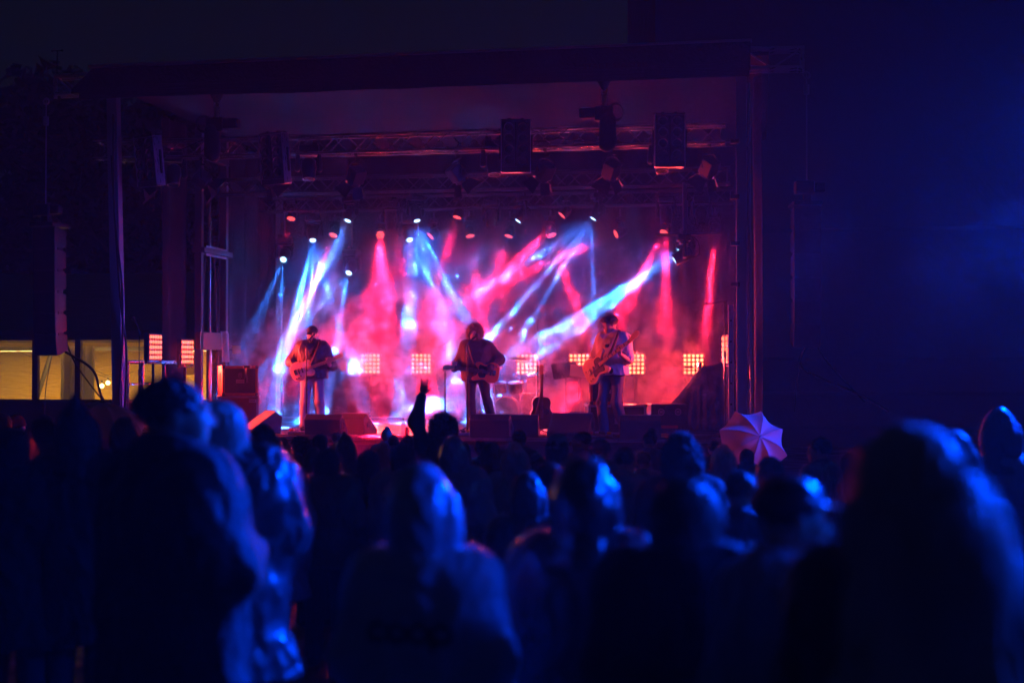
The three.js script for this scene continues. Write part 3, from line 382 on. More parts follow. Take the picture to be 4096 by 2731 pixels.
  for (const q of [[2.777,1.494,-6.6], [3.486,1.496,-6.6]]) part('rail_post', bar([q[0], 0.87, q[2]], [q[0], 2.1, q[2]], 0.045), M.alu, ST);
}
const hang = (name, pts, r, label, mat = M.black) => solo(name, pts.map((p) => tube(p, r, 30, 5)), mat, label, 'cable');
hang('cable_bundle', [[[-6.8, 6.3, 0.42], [-6.77, 4.6, 0.42], [-6.62, 3.4, 0.44], [-6.6, 2.5, 0.45], [-6.66, 1.4, 0.43], [-6.62, 0.9, 0.4]], [[-6.84, 5.6, 0.4], [-6.74, 4.2, 0.42], [-6.66, 3.2, 0.42], [-6.55, 2.2, 0.4], [-6.6, 0.9, 0.41]]], 0.02, 'dark cables taped down along the leaning corner post', std([0.04, 0.03, 0.03], 0.35));

// ---------------------------------------------------------------- rigging
function truss(label, y, z, mat = M.alu) {
  const x0 = -7.3, x1 = 3.46, h = 0.145, t = thing('lighting_truss', label, 'truss', [0, y, z], 0, 'trusses across the stage');
  for (const [a, b] of [[1, 1], [1, -1], [-1, 1], [-1, -1]]) part('chord', bar([x0, a * h, b * h], [x1, a * h, b * h], 0.025, 0.025, 10), mat, t);
  const n = 36, dx = (x1 - x0 - 0.3) / n, up = bar([0, -h, 0], [dx, h, 0], 0.012, 0.012, 6), dn = bar([0, h, 0], [dx, -h, 0], 0.012, 0.012, 6);
  for (const s of [1, -1]) for (let i = 0; i < n; i++) { const b = part('brace', (i + (s < 0)) % 2 ? dn : up, mat, t); b.position.set(x0 + 0.15 + i * dx, 0, s * h); }
  const fl = bar([0, 0, -h], [dx, 0, h], 0.009, 0.009, 6), fr = bar([0, 0, h], [dx, 0, -h], 0.009, 0.009, 6); for (let i = 0; i < n; i++) { const b = part('brace', i % 2 ? fl : fr, mat, t); b.position.set(x0 + 0.15 + i * dx, -h, 0); }
  for (const x of [x0 + 0.06, x1 - 0.06]) part('end_frame', [bar([x, -h, h], [x, h, h], 0.012), bar([x, -h, -h], [x, h, -h], 0.012), bar([x, h, -h], [x, h, h], 0.012), bar([x, -h, -h], [x, -h, h], 0.012)], mat, t);
  return t;
}
truss('front aluminium truss carrying the blinder lights and barn door lamps', 5.74, 0); truss('middle aluminium truss in purple haze behind the front one', 5.58, -3.9, M.shadedalu); truss('rearmost aluminium truss carrying the red and blue lamps', 5.58, -7.1, M.shadedalu);  // both rear trusses take a darker aluminium, their dimness painted into the colour
hang('truss_cable', [[[-0.2, 5.9, 0.17], [0.2, 5.72, 0.18], [0.7, 5.7, 0.17], [0.95, 5.88, 0.17]], [[0.3, 5.88, 0.18], [0.9, 5.7, 0.19], [1.5, 5.62, 0.17], [1.6, 5.6, 0.17]], [[-0.4, 5.9, 0.17], [0.1, 5.78, 0.2], [0.6, 5.88, 0.18]], [[-6.2, 5.88, 0.17], [-5.8, 5.7, 0.18], [-5.3, 5.86, 0.17]]], 0.008, 'thin black cables looped along the front truss');
function hoist(p, s, label) { // motor hoist with hook, chain and chain bag; p: middle of the motor body
  const t = thing('chain_hoist', label, 'chain hoist', p, 0, 'chain hoists on the front truss'), top = 6.62 - p[1];
  part('motor_body', [rbox(0.3, 0.24, 0.24, 0, 0, 0, 0.03), rbox(0.28, 0.17, 0.2, -s * 0.26, 0.02, 0, 0.03)], M.black, t);
  part('chain_bag', nets(caps([cap([s * 0.06, -0.1, 0.03], [s * 0.04, -0.5, 0.04], 0.13, 0.12), cap([s * 0.06, -0.1, 0.03], [s * 0.1, -0.46, 0.03], 0.12, 0.11)], 0.05), [-0.3, -0.68, -0.2], [0.3, 0.1, 0.25], 0.02), M.rubber, t);
  part('hook', new THREE.TorusGeometry(0.045, 0.016, 8, 14).translate(0, top - 0.16, 0), M.steel, t); part('hook_block', bar([0, 0.12, 0], [0, 0.3, 0], 0.035, 0.045), M.steel, t);
  const c = part('chain', [bar([0, 0.3, 0], [0, top - 0.2, 0], 0.008)], M.steel, t); const n = Math.floor((top - 0.5) / 0.036); for (let i = 0; i < n; i++) part('chain_link', new THREE.TorusGeometry(0.014, 0.004, 5, 8).scale(0.8, 1.5, 1).rotateY((i % 2) * Math.PI / 2).translate(0, 0.31 + i * 0.036, 0), M.steel, c);
  part('roof_sling', lathe([[0.012, top - 0.14], [0.05, top - 0.1], [0.16, top + 0.1], [0.17, top + 0.16]], 12), M.rubber, t);
  part('cable_coil', [0, 1, 2].map((i) => new THREE.TorusGeometry(0.12 + i * 0.014, 0.008, 5, 18).rotateY(0.4 + i * 0.2).translate(s * 0.2, 0.02, 0.05)), M.black, t);
}
hoist([-5.08,6.113,0.1], -1, 'black motor hoist with chain bag, beside the second blinder light'); hoist([1.527,6.104,0.1], 1, 'black motor hoist with chain bag, between the two blinders beside each other');
function blinder(p, ry, rx, label) { // eight-lamp audience blinder, unlit
  const t = thing('blinder_light', label, 'stage light', p, ry, 'eight lamp blinder lights on the front truss'); t.rotation.order = 'YXZ'; t.rotation.x = rx;
  part('housing', [rbox(0.46, 0.74, 0.16, 0, 0.03, -0.06, 0.01), rbox(0.47, 0.09, 0.2, 0, -0.385, -0.05, 0.01), rbox(0.47, 0.02, 0.21, 0, 0.41, -0.05, 0.005)], M.fixtureGrey, t);
  part('divider', rbox(0.02, 0.72, 0.03, 0, 0.03, 0.03, 0.005), M.black, t); for (const s of [-1, 1]) part('side_plate', rbox(0.012, 0.84, 0.2, s * 0.237, 0.0, -0.04, 0.004), M.galv, t);
  part('yoke', [rbox(0.025, 0.4, 0.04, -0.262, -0.02, -0.06, 0.005), rbox(0.025, 0.4, 0.04, 0.262, -0.02, -0.06, 0.005), bar([-0.25, 0.43, -0.06], [0.25, 0.43, -0.06], 0.015)], M.black, t);
  for (const x of [-0.105, 0.105]) part('clamp', rbox(0.05, 0.04, 0.05, x, 0.44, -0.05, 0.01), M.black, t);
  const lampG = lathe([[0.012, 0], [0.05, 0.012], [0.078, 0.05], [0.084, 0.054], [0.086, 0.05]], 18).rotateX(Math.PI / 2), rim = new THREE.TorusGeometry(0.084, 0.006, 6, 20), glassG = new THREE.SphereGeometry(0.1, 14, 6, 0, 6.283, 0, 0.95).rotateX(Math.PI / 2).scale(1, 1, 0.5);
  for (let r = 0; r < 4; r++) for (const x of [-0.112, 0.112]) { const l = part('lamp', lampG, M.bowl, t); l.position.set(x, 0.3 - r * 0.178, 0.02); part('lamp_rim', rim, M.black, l).position.z = 0.052; part('lamp_glass', glassG, M.lensDark, l).position.z = -0.004; }
}
blinder([-6.235,5.506,0.3], -0.42, 0.12, 'blinder light with eight dark lamps next to the leaning corner post'); blinder([-4.003,5.494,0.3], -0.3, 0.12, 'blinder light with eight bluish lamps, next one towards the stage middle');
blinder([0.111,5.596,0.3], 0.15, 0.02, 'blinder light with eight dark lamps, right of the stage middle'); blinder([2.597,5.621,0.3], 0.16, 0.02, 'blinder light with eight dark lamps, beside the rightmost hoist');
function fresnel(p, dir, label) { // lamp with four barn doors; p: truss clamp; dir: where it points
  const t = thing('fresnel_lamp', label, 'stage light', p, 0, 'barn door lamps under the front truss'), d = V(...dir).normalize(), piv = V(0, -0.34, 0);
  part('clamp', [rbox(0.06, 0.09, 0.06, 0, 0.03, 0, 0.01), bar([0, -0.02, 0], [0, -0.14, 0], 0.014), rbox(0.09, 0.03, 0.03, 0.03, -0.09, 0, 0.005)], M.black, t);
  const yk = part('yoke', tube([[-0.13, -0.36, 0], [-0.14, -0.22, 0], [-0.09, -0.14, 0], [0, -0.13, 0], [0.09, -0.14, 0], [0.14, -0.22, 0], [0.13, -0.36, 0]], 0.013, 24, 6), M.black, t); yk.rotation.y = Math.atan2(d.x, d.z);
  const b = part('lamp_body', [new RoundedBoxGeometry(0.22, 0.24, 0.26, 2, 0.02), box(0.23, 0.015, 0.2, 0, 0.08, 0), box(0.23, 0.015, 0.2, 0, -0.08, 0), bar([0, 0, 0.12], [0, 0, 0.17], 0.11, 0.112, 18)], M.fixtureGrey, t);
  b.position.copy(piv); b.quaternion.setFromUnitVectors(V(0, 0, 1), d);
  part('lens', new THREE.SphereGeometry(0.14, 16, 6, 0, 6.283, 0, 0.8).rotateX(Math.PI / 2).scale(1, 1, 0.4).translate(0, 0, 0.12), M.lensDark, b);
  const door = (w0, w1, L) => ex(poly([[-w0, 0], [w0, 0], [w1, L], [-w1, L]]), 0.005, 0.001);
  for (let k = 0; k < 4; k++) { const q = part('barn_door', door(0.1, k % 2 ? 0.1 : 0.17, 0.2), M.black, b); q.rotation.set(0, 0, k * Math.PI / 2); q.position.set(-0.11 * Math.sin(k * Math.PI / 2), 0.11 * Math.cos(k * Math.PI / 2), 0.17); q.rotateX(Math.PI / 2 - 0.62); }
  part('power_cable', tube([[0.02, -0.02, 0.02], [0.16, -0.14, 0.03], [0.14, -0.3, 0.06], [0.04, -0.36, 0.04]], 0.007, 16, 5), M.black, t);
}
for (const [x, dx, dz, l] of [[-6.530, 0.75, -0.35, 'barn door lamp hanging below the blinder at the leaning post'], [-5.391, 0.95, -0.35, 'barn door lamp under the truss, just after the bagged hoist'], [-4.225, 0.6, -0.5, 'barn door lamp half hidden below the second blinder light'], [-2.654, -0.45, -0.5, 'barn door lamp with its flaps turned left, after the round moving head'],
  [-0.941, 0.55, -0.5, 'barn door lamp with its flaps turned right, near the stage middle'], [0.544, -0.5, -0.5, 'barn door lamp directly right of the third blinder light'], [1.636, -0.3, -0.7, 'barn door lamp below the rightmost motor hoist'], [3.211, -0.4, -0.6, 'barn door lamp at the stage right end of the truss']]) fresnel([x, 5.56, 0], [dx, -0.85, dz], l);
function movingHead(lens, dir, on, label, group, pipeTop) { // lens: middle of its front glass; hangs from above
  const d = V(...dir).normalize(), piv = V(...lens).addScaledVector(d, -0.2), top = piv.clone().add(V(0, 0.34, 0));
  const t = thing('moving_head', label, 'stage light', top.toArray(), 0, group), yaw = Math.atan2(d.x, d.z);
  part('base', [rbox(0.34, 0.12, 0.26, 0, -0.02, 0, 0.03), rbox(0.1, 0.08, 0.06, 0.1, 0.07, 0, 0.01), rbox(0.1, 0.08, 0.06, -0.1, 0.07, 0, 0.01)], M.fixture, t).rotation.y = yaw;
  const yk = part('yoke', [rbox(0.3, 0.06, 0.16, 0, -0.1, 0, 0.02), nets(caps([cap([-0.18, -0.1, 0], [-0.185, -0.36, 0], 0.035, 0.05)], 0.01), [-0.28, -0.45, -0.1], [-0.1, -0.02, 0.1], 0.012), nets(caps([cap([0.18, -0.1, 0], [0.185, -0.36, 0], 0.035, 0.05)], 0.01), [0.1, -0.45, -0.1], [0.28, -0.02, 0.1], 0.012)], M.fixture, t); yk.rotation.y = yaw;
  const h = part('head', lathe([[0.0, -0.17], [0.08, -0.165], [0.125, -0.12], [0.13, 0.02], [0.11, 0.12], [0.105, 0.2], [0.09, 0.2], [0.085, 0.17], [0, 0.17]], 24).rotateX(Math.PI / 2), M.fixture, t); h.position.copy(piv).sub(top); h.quaternion.setFromUnitVectors(V(0, 0, 1), d);
  part('lens', new THREE.CylinderGeometry(on ? 0.06 : 0.085, on ? 0.06 : 0.085, 0.012, 24).rotateX(Math.PI / 2).translate(0, 0, 0.185), on ? BLUE_LENS : M.lensDark, h);
  if (pipeTop) part('drop_pipe', bar([0, 0.1, 0], [0, pipeTop - top.y, 0], 0.024), M.paint, t);
  return t;
}
for (const [x, y, l] of [[-5.878, 5.25, 'dark round moving head beside the blinder at the leaning post'], [-3.465, 5.3, 'dark round moving head alone between two barn door lamps'], [-0.289, 5.3, 'dark round moving head hidden partly by the third blinder'], [2.459, 5.28, 'dark round moving head peeping below the fourth blinder']]) movingHead([x, y - 0.13, 0.05], [0.1, -1, 0.25], false, l, 'unlit moving heads under the front truss');
function spot(p, tgt, c, I, half, pen, rad) { const s = new THREE.SpotLight(col(...c), I / EX, 0, half * D2R, pen, 2); s.position.set(...p); s.target.position.set(...tgt); s.castShadow = true; s.shadow.radius = rad / 0.02; scene.add(s, s.target); }
const ahead = (p, q, k) => { const d = V(...q).sub(V(...p)).normalize(); return [p[0] + d.x * k, p[1] + d.y * k, p[2] + d.z * k]; };
function redPar(p, q, k, label, pipe) { // seven-lens red washer; p: middle of its face, q: a point on its axis
  const d = V(...q).sub(V(...p)).normalize(), piv = V(...p).addScaledVector(d, -0.12), top = piv.clone().add(V(0, 0.24, 0)), t = thing('red_washer', label, 'stage light', top.toArray(), 0, 'seven lens red lamps at the back of the stage'), yaw = Math.atan2(d.x, d.z);
  part('yoke', [tube([[-0.13, -0.24, 0], [-0.135, -0.1, 0], [-0.08, -0.02, 0], [0.08, -0.02, 0], [0.135, -0.1, 0], [0.13, -0.24, 0]], 0.014, 20, 6), rbox(0.22, 0.1, 0.16, 0, 0.04, 0, 0.02)], M.fixture, t).rotation.y = yaw;
  const c = part('can', lathe([[0, -0.12], [0.075, -0.115], [0.1, -0.06], [0.112, 0.0], [0.112, 0.118], [0.1, 0.118], [0.1, 0.1], [0, 0.1]], 22).rotateX(Math.PI / 2), M.fixture, t); c.position.copy(piv).sub(top); c.quaternion.setFromUnitVectors(V(0, 0, 1), d);
  const lg = new THREE.SphereGeometry(0.031, 10, 6, 0, 6.283, 0, Math.PI / 2).rotateX(Math.PI / 2).scale(1, 1, 0.5); for (let i = 0; i < 7; i++) { const l = part('lens', lg, RED_LENS, c); if (i) l.position.set(0.066 * Math.cos(i * Math.PI / 3), 0.066 * Math.sin(i * Math.PI / 3), 0.102); else l.position.z = 0.102; }
  if (pipe) part('drop_pipe', bar([0, 0.08, 0], [0, pipe - top.y, 0], 0.02), M.paint, t);
  spot(ahead(p, q, 0.1), q, RED, I_RED * k, 4.6, 0.5, 0.06);
}
const A = 'seven lens red lamp ';
[[[-6.236,5.281,-7.2], [-6.226,4.111,-6.6], 0.8, 'beaming onto a moving head, nearest the side tower'], [[-3.93,5.269,-7.2], [-3.804,4.424,-7.4], 0.45, 'in the upper row next to the downward blue fan'], [[-2.47,5.243,-7.2], [-2.765,4.038,-6.8], 0.22, 'with a faint beam, in the upper row at the stage middle'], [[-1.749,5.23,-7.2], [-1.624,4.529,-7.3], 0.4, 'with a short dim beam, upper row, above the singer'], [[-0.183,5.248,-7.2], [-1.155,4.159,-6.8], 0.6, 'slanting down to the left, next to the brightest blue fan'], [[2.047,5.227,-7.2], [2.045,4.148,-7.2], 0.8, 'directly below a dark moving head, upper row']].forEach(([p, q, k, l]) => redPar(p, q, k, A + l));
[[[-5.479,4.965,-7.9], [-5.69,3.856,-7.2], 0.8, 'slanting into the white glow, close under a blue head'], [[-4.385,4.957,-7.9], [-3.659,3.812,-5.2], 1.5, 'with a bulb shaped pale yellow beam'], [[-3.235,4.91,-7.9], [-4.223,3.842,-7.2], 0.6, 'partly behind the blue fan, lower row'], [[-2.324,4.896,-7.9], [-2.009,3.357,-7.4], 0.9, 'with a straight beam falling down above the singer'], [[-1.462,4.882,-7.9], [-1.816,3.45,-7.4], 0.5, 'behind the narrow blue beam, lower row'], [[-0.492,4.886,-7.9], [0.144,3.24,-7.2], 1.0, 'with a beam falling down right, left of the bassist'], [[0.906,4.893,-7.9], [0.025,4.468,-7.4], 0.5, 'pointing sideways to the left, lower row'], [[1.954,4.905,-7.9], [1.418,3.683,-7], 1.2, 'with a wide pink beam beside the hanging projector head'], [[3.046,4.869,-7.9], [2.871,2.771,-7.5], 1.3, 'with a tall lone beam at the stage right end']].forEach(([p, q, k, l]) => redPar(p, q, k, A + l, 5.45));
function blueHead(p, rays, k, label, pipe) {
  const mean = V(0, 0, 0); rays.forEach((r) => mean.add(V(...r[0]).sub(V(...p)).normalize())); movingHead(p, mean.toArray(), true, label, 'lit blue moving heads', pipe);
  const m = mean.normalize().toArray(), o = add3(p, m, 0.07); rays.forEach(([q, a, f]) => spot(o, add3(q, m, 0.07), BLUE, I_BLUE * k * f, a * 0.8, 0.5, 0.03));
  if (/fan|brightest|blown|broad/.test(label)) spot(o, add3(p, m, 3), [0.03, 0.12, 1], I_SPILL * k * 2, 62, 0.9, 0.05);
}
blueHead([-4.848,5.178,-6.9], [[[-5.311,3.889,-6.2], 3.4, 1.3], [[-5.275,3.894,-6.3], 2.4, 0.8], [[-5.016,3.898,-6.4], 2.4, 0.6]], 0.75, 'lit blue moving head with rays to the lower left, above the bearded guitarist');
blueHead([-5.668,4.772,-7], [[[-5.779,3.432,-6.3], 4.6, 1.8], [[-5.465,3.425,-6.2], 3.8, 1.5], [[-5.013,3.426,-6.3], 3.4, 1.0]], 1.15, 'lit blue moving head whose glow is blown out white', 5.45);
blueHead([-6.276,4.344,-6.8], [[[-6.232,3.019,-5], 3, 0.9], [[-6.151,3.304,-5.4], 2.6, 0.7], [[-5.948,3.503,-5.8], 3, 0.6]], 0.5, 'lowest lit blue head, hanging under the red beam near the side tower', 5.45);
blueHead([-4.855,4.046,-7], [[[-5.306,3.339,-6.4], 3.2, 1.3], [[-4.761,3.188,-6.2], 3.2, 1.3]], 1, 'lit blue head with two short white rays, just above the bearded guitarist', 5.45);
blueHead([-3.29,5.151,-6.9], [[[-3.242,3.694,-6.4], 3.6, 1.2], [[-2.768,3.413,-6.4], 2.6, 0.9], [[-2.272,3.322,-6.5], 4.2, 0.8]], 1.1, 'lit blue moving head with a wide downward fan left of the singer');
blueHead([-3.478,4.749,-7], [[[-3.387,3.414,-6.3], 3.4, 1.0], [[-2.84,3.777,-6.3], 3.2, 1.0]], 1, 'lit blue moving head in the lower row, its glow merging with the fan above', 5.45);
blueHead([-1.087,5.113,-6.9], [[[-2.011,4.248,-6.6], 1.8, 0.55], [[-1.634,4.013,-6.6], 1.5, 0.5]], 1, 'lit blue moving head with two thin rays, right of the singer');
blueHead([0.527,5.131,-6.9], [[[-1.4,3.918,-6.6], 2.2, 1.0], [[-0.993,3.308,-6.4], 2.4, 1.1], [[-0.409,3.49,-6.5], 2.6, 1.2], [[0.586,3.857,-6.7], 3, 0.9]], 1.3, 'brightest lit blue moving head with four long rays, beside the bassist');
const DROP = [2.561,3.991,-3.6];
blueHead([2.432,3.993,-3.6], [[[-0.068,2.972,-3.4], 1.3, 0.8], [[0.126,2.705,-3.2], 1.0, 0.7], [[1.404,3.247,-3.4], 2.6, 0.35]], 0.8, 'large dark moving head on a hanging bar, throwing thin blue rays far left', 5.45);
blueHead([2.354,4.392,-6.6], [[[1.289,3.697,-6.4], 4.2, 1.2], [[0.769,3.108,-6.2], 3.4, 0.7]], 1, 'lit blue head behind the hanging bar with a broad white beam', 5.45);
{ const t = thing('hanging_bar', 'horizontal dark bar hanging under the middle truss with a moving head', 'lighting bar', [DROP[0], 0, DROP[2] - 0.25]); part('cross_pipe', bar([-0.5, 4.5, 0], [0.75, 4.5, 0], 0.025), M.paint, t); part('drop_pipe', bar([0.05, 4.5, 0], [0.05, 5.45, 0], 0.045), M.paint, t); part('cable_loop', tube([[0.1, 4.5, 0.1], [0.3, 4.35, 0.15], [0.32, 4.1, 0.12], [0.15, 4.05, 0.1]], 0.009, 18, 5), M.black, t); }
for (const [x, l] of [[-3.878, 'shadowy moving head above the upper row red lamp, left of the singer'], [-1.663, 'shadowy moving head in the haze right above the singer'], [2.805, 'shadowy moving head at the stage right end of the rear truss'], [2.070, 'dark moving head above the red lamp beside the hanging bar']]) movingHead([x, 5.0, -6.9], [0.02, -1, 0.2], false, l, 'unlit moving heads under the rear truss');
function ledPanel(p, ry, L, label, floorY, half = 40, hx = 0) { // 5 x 5 red matrix light on a stand
  const t = thing('matrix_light', label, 'stage light', p, ry, 'square red matrix lights'), lg = new THREE.SphereGeometry(0.033, 10, 6, 0, 6.283, 0, Math.PI / 2).rotateX(Math.PI / 2).scale(1, 1, 0.6);
  part('housing', [rbox(0.47, 0.47, 0.1, 0, 0, -0.055, 0.012), rbox(0.2, 0.3, 0.06, 0, 0, -0.13, 0.01)], M.fixture, t);
  for (let i = 0; i < 5; i++) for (let j = 0; j < 5; j++) part('lens', lg, ry > 1 || ry < -1 ? SIDE_LENS : PANEL_LENS, t).position.set(-0.176 + i * 0.088, -0.176 + j * 0.088, -0.002);
  part('bracket', [rbox(0.02, 0.3, 0.05, -0.25, -0.12, -0.05, 0.004), rbox(0.02, 0.3, 0.05, 0.25, -0.12, -0.05, 0.004), rbox(0.52, 0.02, 0.05, 0, -0.27, -0.05, 0.004)], M.black, t);
  part('stand', [bar([0, -0.28, -0.05], [0, floorY - p[1] + 0.03, -0.05], 0.024), rbox(0.45, 0.03, 0.4, 0, floorY - p[1] + 0.02, -0.05, 0.01)], M.black, t);
  const n = V(Math.sin(ry), hx, Math.cos(ry)), o = V(...p).addScaledVector(n, 0.1); spot(o.toArray(), o.addScaledVector(n, 3).toArray(), HOT, L, half, 1, 0.09);
}
for (const [q, l, k] of [[[-4.361,2.078,-7], 'red matrix light nearly drowned in pink smoke, right of the bearded guitarist', 0.8], [[-3.224,2.078,-7], 'red matrix light between the raised arm and the singer', 1], [[-0.907,2.069,-7], 'red matrix light behind the cymbal, right of the singer', 0.9], [[0.225,2.068,-7], 'red matrix light directly left of the bassist', 1], [[1.388,2.068,-7], 'red matrix light half hidden behind the bassist', 1], [[2.626,2.068,-7], 'red matrix light half hidden by the dark covered heap', 1]]) ledPanel(q, 0.17, I_PANEL * k * 1.3, l, 0.87);
ledPanel([-6.25,2.357,-0.1], 1.5, I_PANEL * 1.7, 'red matrix light on the side railing, nearer the leaning post', 0.87, 42, -0.3); ledPanel([-6.301,2.288,-1.6], 1.47, I_PANEL * 1.7, 'red matrix light before the side tower, right one of the pair', 0.87, 42, -0.3); ledPanel([3.43,2.307,-0.6], -1.35, I_PANEL * 0.35, 'red matrix light seen nearly edge on at the stage right post', 0.87, 32, -0.1);
// line arrays
function lineArray(p, ry, side, label) {
  const t = thing('line_array', label, 'loudspeaker', p, ry, 'loudspeaker columns hanging from the outriggers'), n = 6, h = 0.365;
  const fr = part('flying_frame', [rbox(0.44, 0.06, 0.6, 0, 0.05, -0.2, 0.01), rbox(0.3, 0.2, 0.2, -0.04, 0.3, -0.05, 0.03), rbox(0.16, 0.14, 0.16, 0.2, 0.3, -0.05, 0.02), rbox(0.12, 0.2, 0.1, 0, 0.14, -0.05, 0.01)], M.black, t);
  part('chain', bar([0, 0.4, -0.05], [0, 6.62 - p[1], -0.05], 0.011), M.steel, t); part('hook', new THREE.TorusGeometry(0.05, 0.016, 6, 14).translate(0, 6.55 - p[1], -0.05), M.steel, t); part('hook_block', bar([0, 1.9, -0.05], [0, 1.75, -0.05], 0.045), M.steel, t);
  const prof = poly([[0, 0], [0, -h + 0.012], [-0.1, -h + 0.012], [-0.36, -h + 0.06], [-0.36, -0.05], [-0.1, 0]]);
  const cab = ex(prof, 0.42, 0.006).rotateY(-Math.PI / 2), fg = rbox(0.41, h - 0.02, 0.02, 0, -h / 2, 0.006, 0.005), arm_ = rbox(0.015, 0.05, 0.16, 0.214, -h + 0.005, -0.16, 0.004);
  let y = 0, z = 0, a = 0; for (let i = 0; i < n; i++) { a = [0.0, 0.01, 0.02, 0.03, 0.05, 0.14][i]; const c = part('cabinet', cab, M.plastic, t); c.position.set(0, y, z); c.rotation.x = a; part('grille', fg, M.blackGloss, c); if (i < n - 1) part('link_arm', arm_, M.black, c); y -= h * Math.cos(a); z -= h * Math.sin(a); }
  for (const g of [tube([[0.1, y + 0.1, -0.45], [0.35 * side + 0.3, y - 0.25, -0.5], [0.9, y - 0.75, -0.4], [1.3, y - 1.0, -0.3]], 0.022, 24, 6), tube([[0.1, y + 0.4, -0.45], [0.3, y - 0.1, -0.5], [0.95, y - 0.85, -0.42]], 0.014, 24, 5), tube([[-0.02, y, -0.3], [-0.12, y - 0.5, -0.3], [-0.16, y - 1, -0.3]], 0.008, 12, 5)]) part('cable', g, M.black, t);
}
lineArray([-8.015,4.392,0.5], -0.05, 1, 'tall hanging column of six loudspeakers before the lit tent'); lineArray([4.729,4.504,0.5], 0.12, -1, 'dark hanging loudspeaker column on the far side of the stage');

// ---------------------------------------------------------------- things on the stage
const FL = 0.87;
const wedgeGeo = ex(poly([[0.2, 0.012], [0.22, 0.27], [0.12, 0.345], [-0.27, 0.07], [-0.26, 0.012]]), 0.62, 0.012).rotateY(-Math.PI / 2);
function wedge(p, ry, label, s = 1) { // cabinet leaning away from the audience
  const t = thing('monitor_wedge', label, 'monitor speaker', [p[0], FL, p[2]], ry, 'monitor speakers along the stage edge'); t.scale.setScalar(s);
  part('cabinet', wedgeGeo, M.plastic, t);
  const gr = part('grille', rbox(0.58, 0.44, 0.016, 0, 0, 0, 0.006), std(0.03, 0.35, 0.5, { bumpMap: rep(grainTex, 14), bumpScale: 0.003 }), t); gr.position.set(0, 0.213, -0.08); gr.rotation.x = -(Math.PI / 2 + 0.615);
  const ed = part('grille_edge', [box(0.6, 0.014, 0.02, 0, 0.356, 0.115)], M.steel, t); for (let i = 0; i < 24; i++) part('perforation', box(0.01, 0.008, 0.022, -0.29 + i * 0.0252, 0.363, 0.115), M.black, ed);
  for (const s2 of [-1, 1]) part('handle_cup', new THREE.CylinderGeometry(0.055, 0.055, 0.012, 18).rotateZ(Math.PI / 2).translate(s2 * 0.313, 0.17, 0.05), M.black, t);
}
wedge([-4.543,0.935,-0.75], 2.2, 'blue lit monitor wedge turned sideways, before the red flight case', 1.05); wedge([-3.157,0.872,0.05], 0.05, 'black monitor wedge at the feet of the bearded guitarist'); wedge([-2.85,0.904,-0.55], -0.2, 'monitor wedge with a bluish front grille, behind another wedge');
wedge([-0.32,0.841,0.1], 0, 'black monitor wedge before the legs of the singer', 1.06); wedge([0.073,0.88,-0.35], 0.1, 'black monitor wedge tucked behind the wedge of the singer'); wedge([0.951,0.883,-0.15], 3.05, 'wide monitor wedge between acoustic guitar and bassist', 1.1); wedge([2.096,0.891,0.1], 0.1, 'black monitor wedge standing before the bassist', 1.06);
function flightCase(p, ry, w, h, d, mat, label, badge) {
  const t = thing('flight_case', label, 'flight case', p, ry);
  part('shell', rbox(w, h, d, 0, h / 2, 0, 0.01), mat, t); const e = 0.035;
  for (const z of [-1, 1]) for (const [a, b, c, x, y] of [[w, e, 0.012, 0, e / 2], [w, e, 0.012, 0, h - e / 2], [e, h - 2 * e, 0.012, -w / 2 + e / 2, h / 2], [e, h - 2 * e, 0.012, w / 2 - e / 2, h / 2]]) part('edge_strip', box(a, b, c, x, y, z * (d / 2 + 0.003)), M.galv, t);
  for (const x of [-1, 1]) for (const [b, c, y, z] of [[e, d, e / 2, 0], [e, d, h - e / 2, 0], [h - 2 * e, e, h / 2, d / 2 - e / 2], [h - 2 * e, e, h / 2, -d / 2 + e / 2]]) part('edge_strip', box(0.012, b, c, x * (w / 2 + 0.003), y, z), M.galv, t);
  for (const x of [-1, 1]) for (const y of [0.015, h - 0.015]) for (const z of [-1, 1]) part('ball_corner', new THREE.SphereGeometry(0.035, 10, 8).translate(x * (w / 2 - 0.008), y, z * (d / 2 - 0.008)), M.steel, t);
  part('latch', rbox(0.1, 0.1, 0.014, 0, h * 0.45, d / 2 + 0.008, 0.01), M.steel, t);
  if (badge) part('badge', new THREE.PlaneGeometry(0.13, 0.06).translate(w / 2 - 0.1, h - 0.085, d / 2 + 0.006), new THREE.MeshStandardMaterial({ roughness: 0.4, map: textTex((c, W, H) => { c.fillStyle = '#b9a6ad'; c.fillRect(0, 0, W, H); c.fillStyle = '#1b1020'; c.font = 'bold 46px sans-serif'; c.textBaseline = 'middle'; c.fillText(badge, 8, H / 2 + 3, W - 16); }, 160, 72) }), t);
  return t;
}
flightCase([-5.35,0.886,-1.7].map((q, i) => (i === 1 ? FL : q)), 0.33, 0.7, 0.62, 0.5, M.caseRed, 'red flight case with silver edges under the guitar amplifier', 'THON');
flightCase([1.536,0.948,-1.5].map((q, i) => (i === 1 ? FL : q)), 0.25, 0.98, 0.5, 0.55, M.caseDark, 'dark flight case with silver edges behind the bassist');
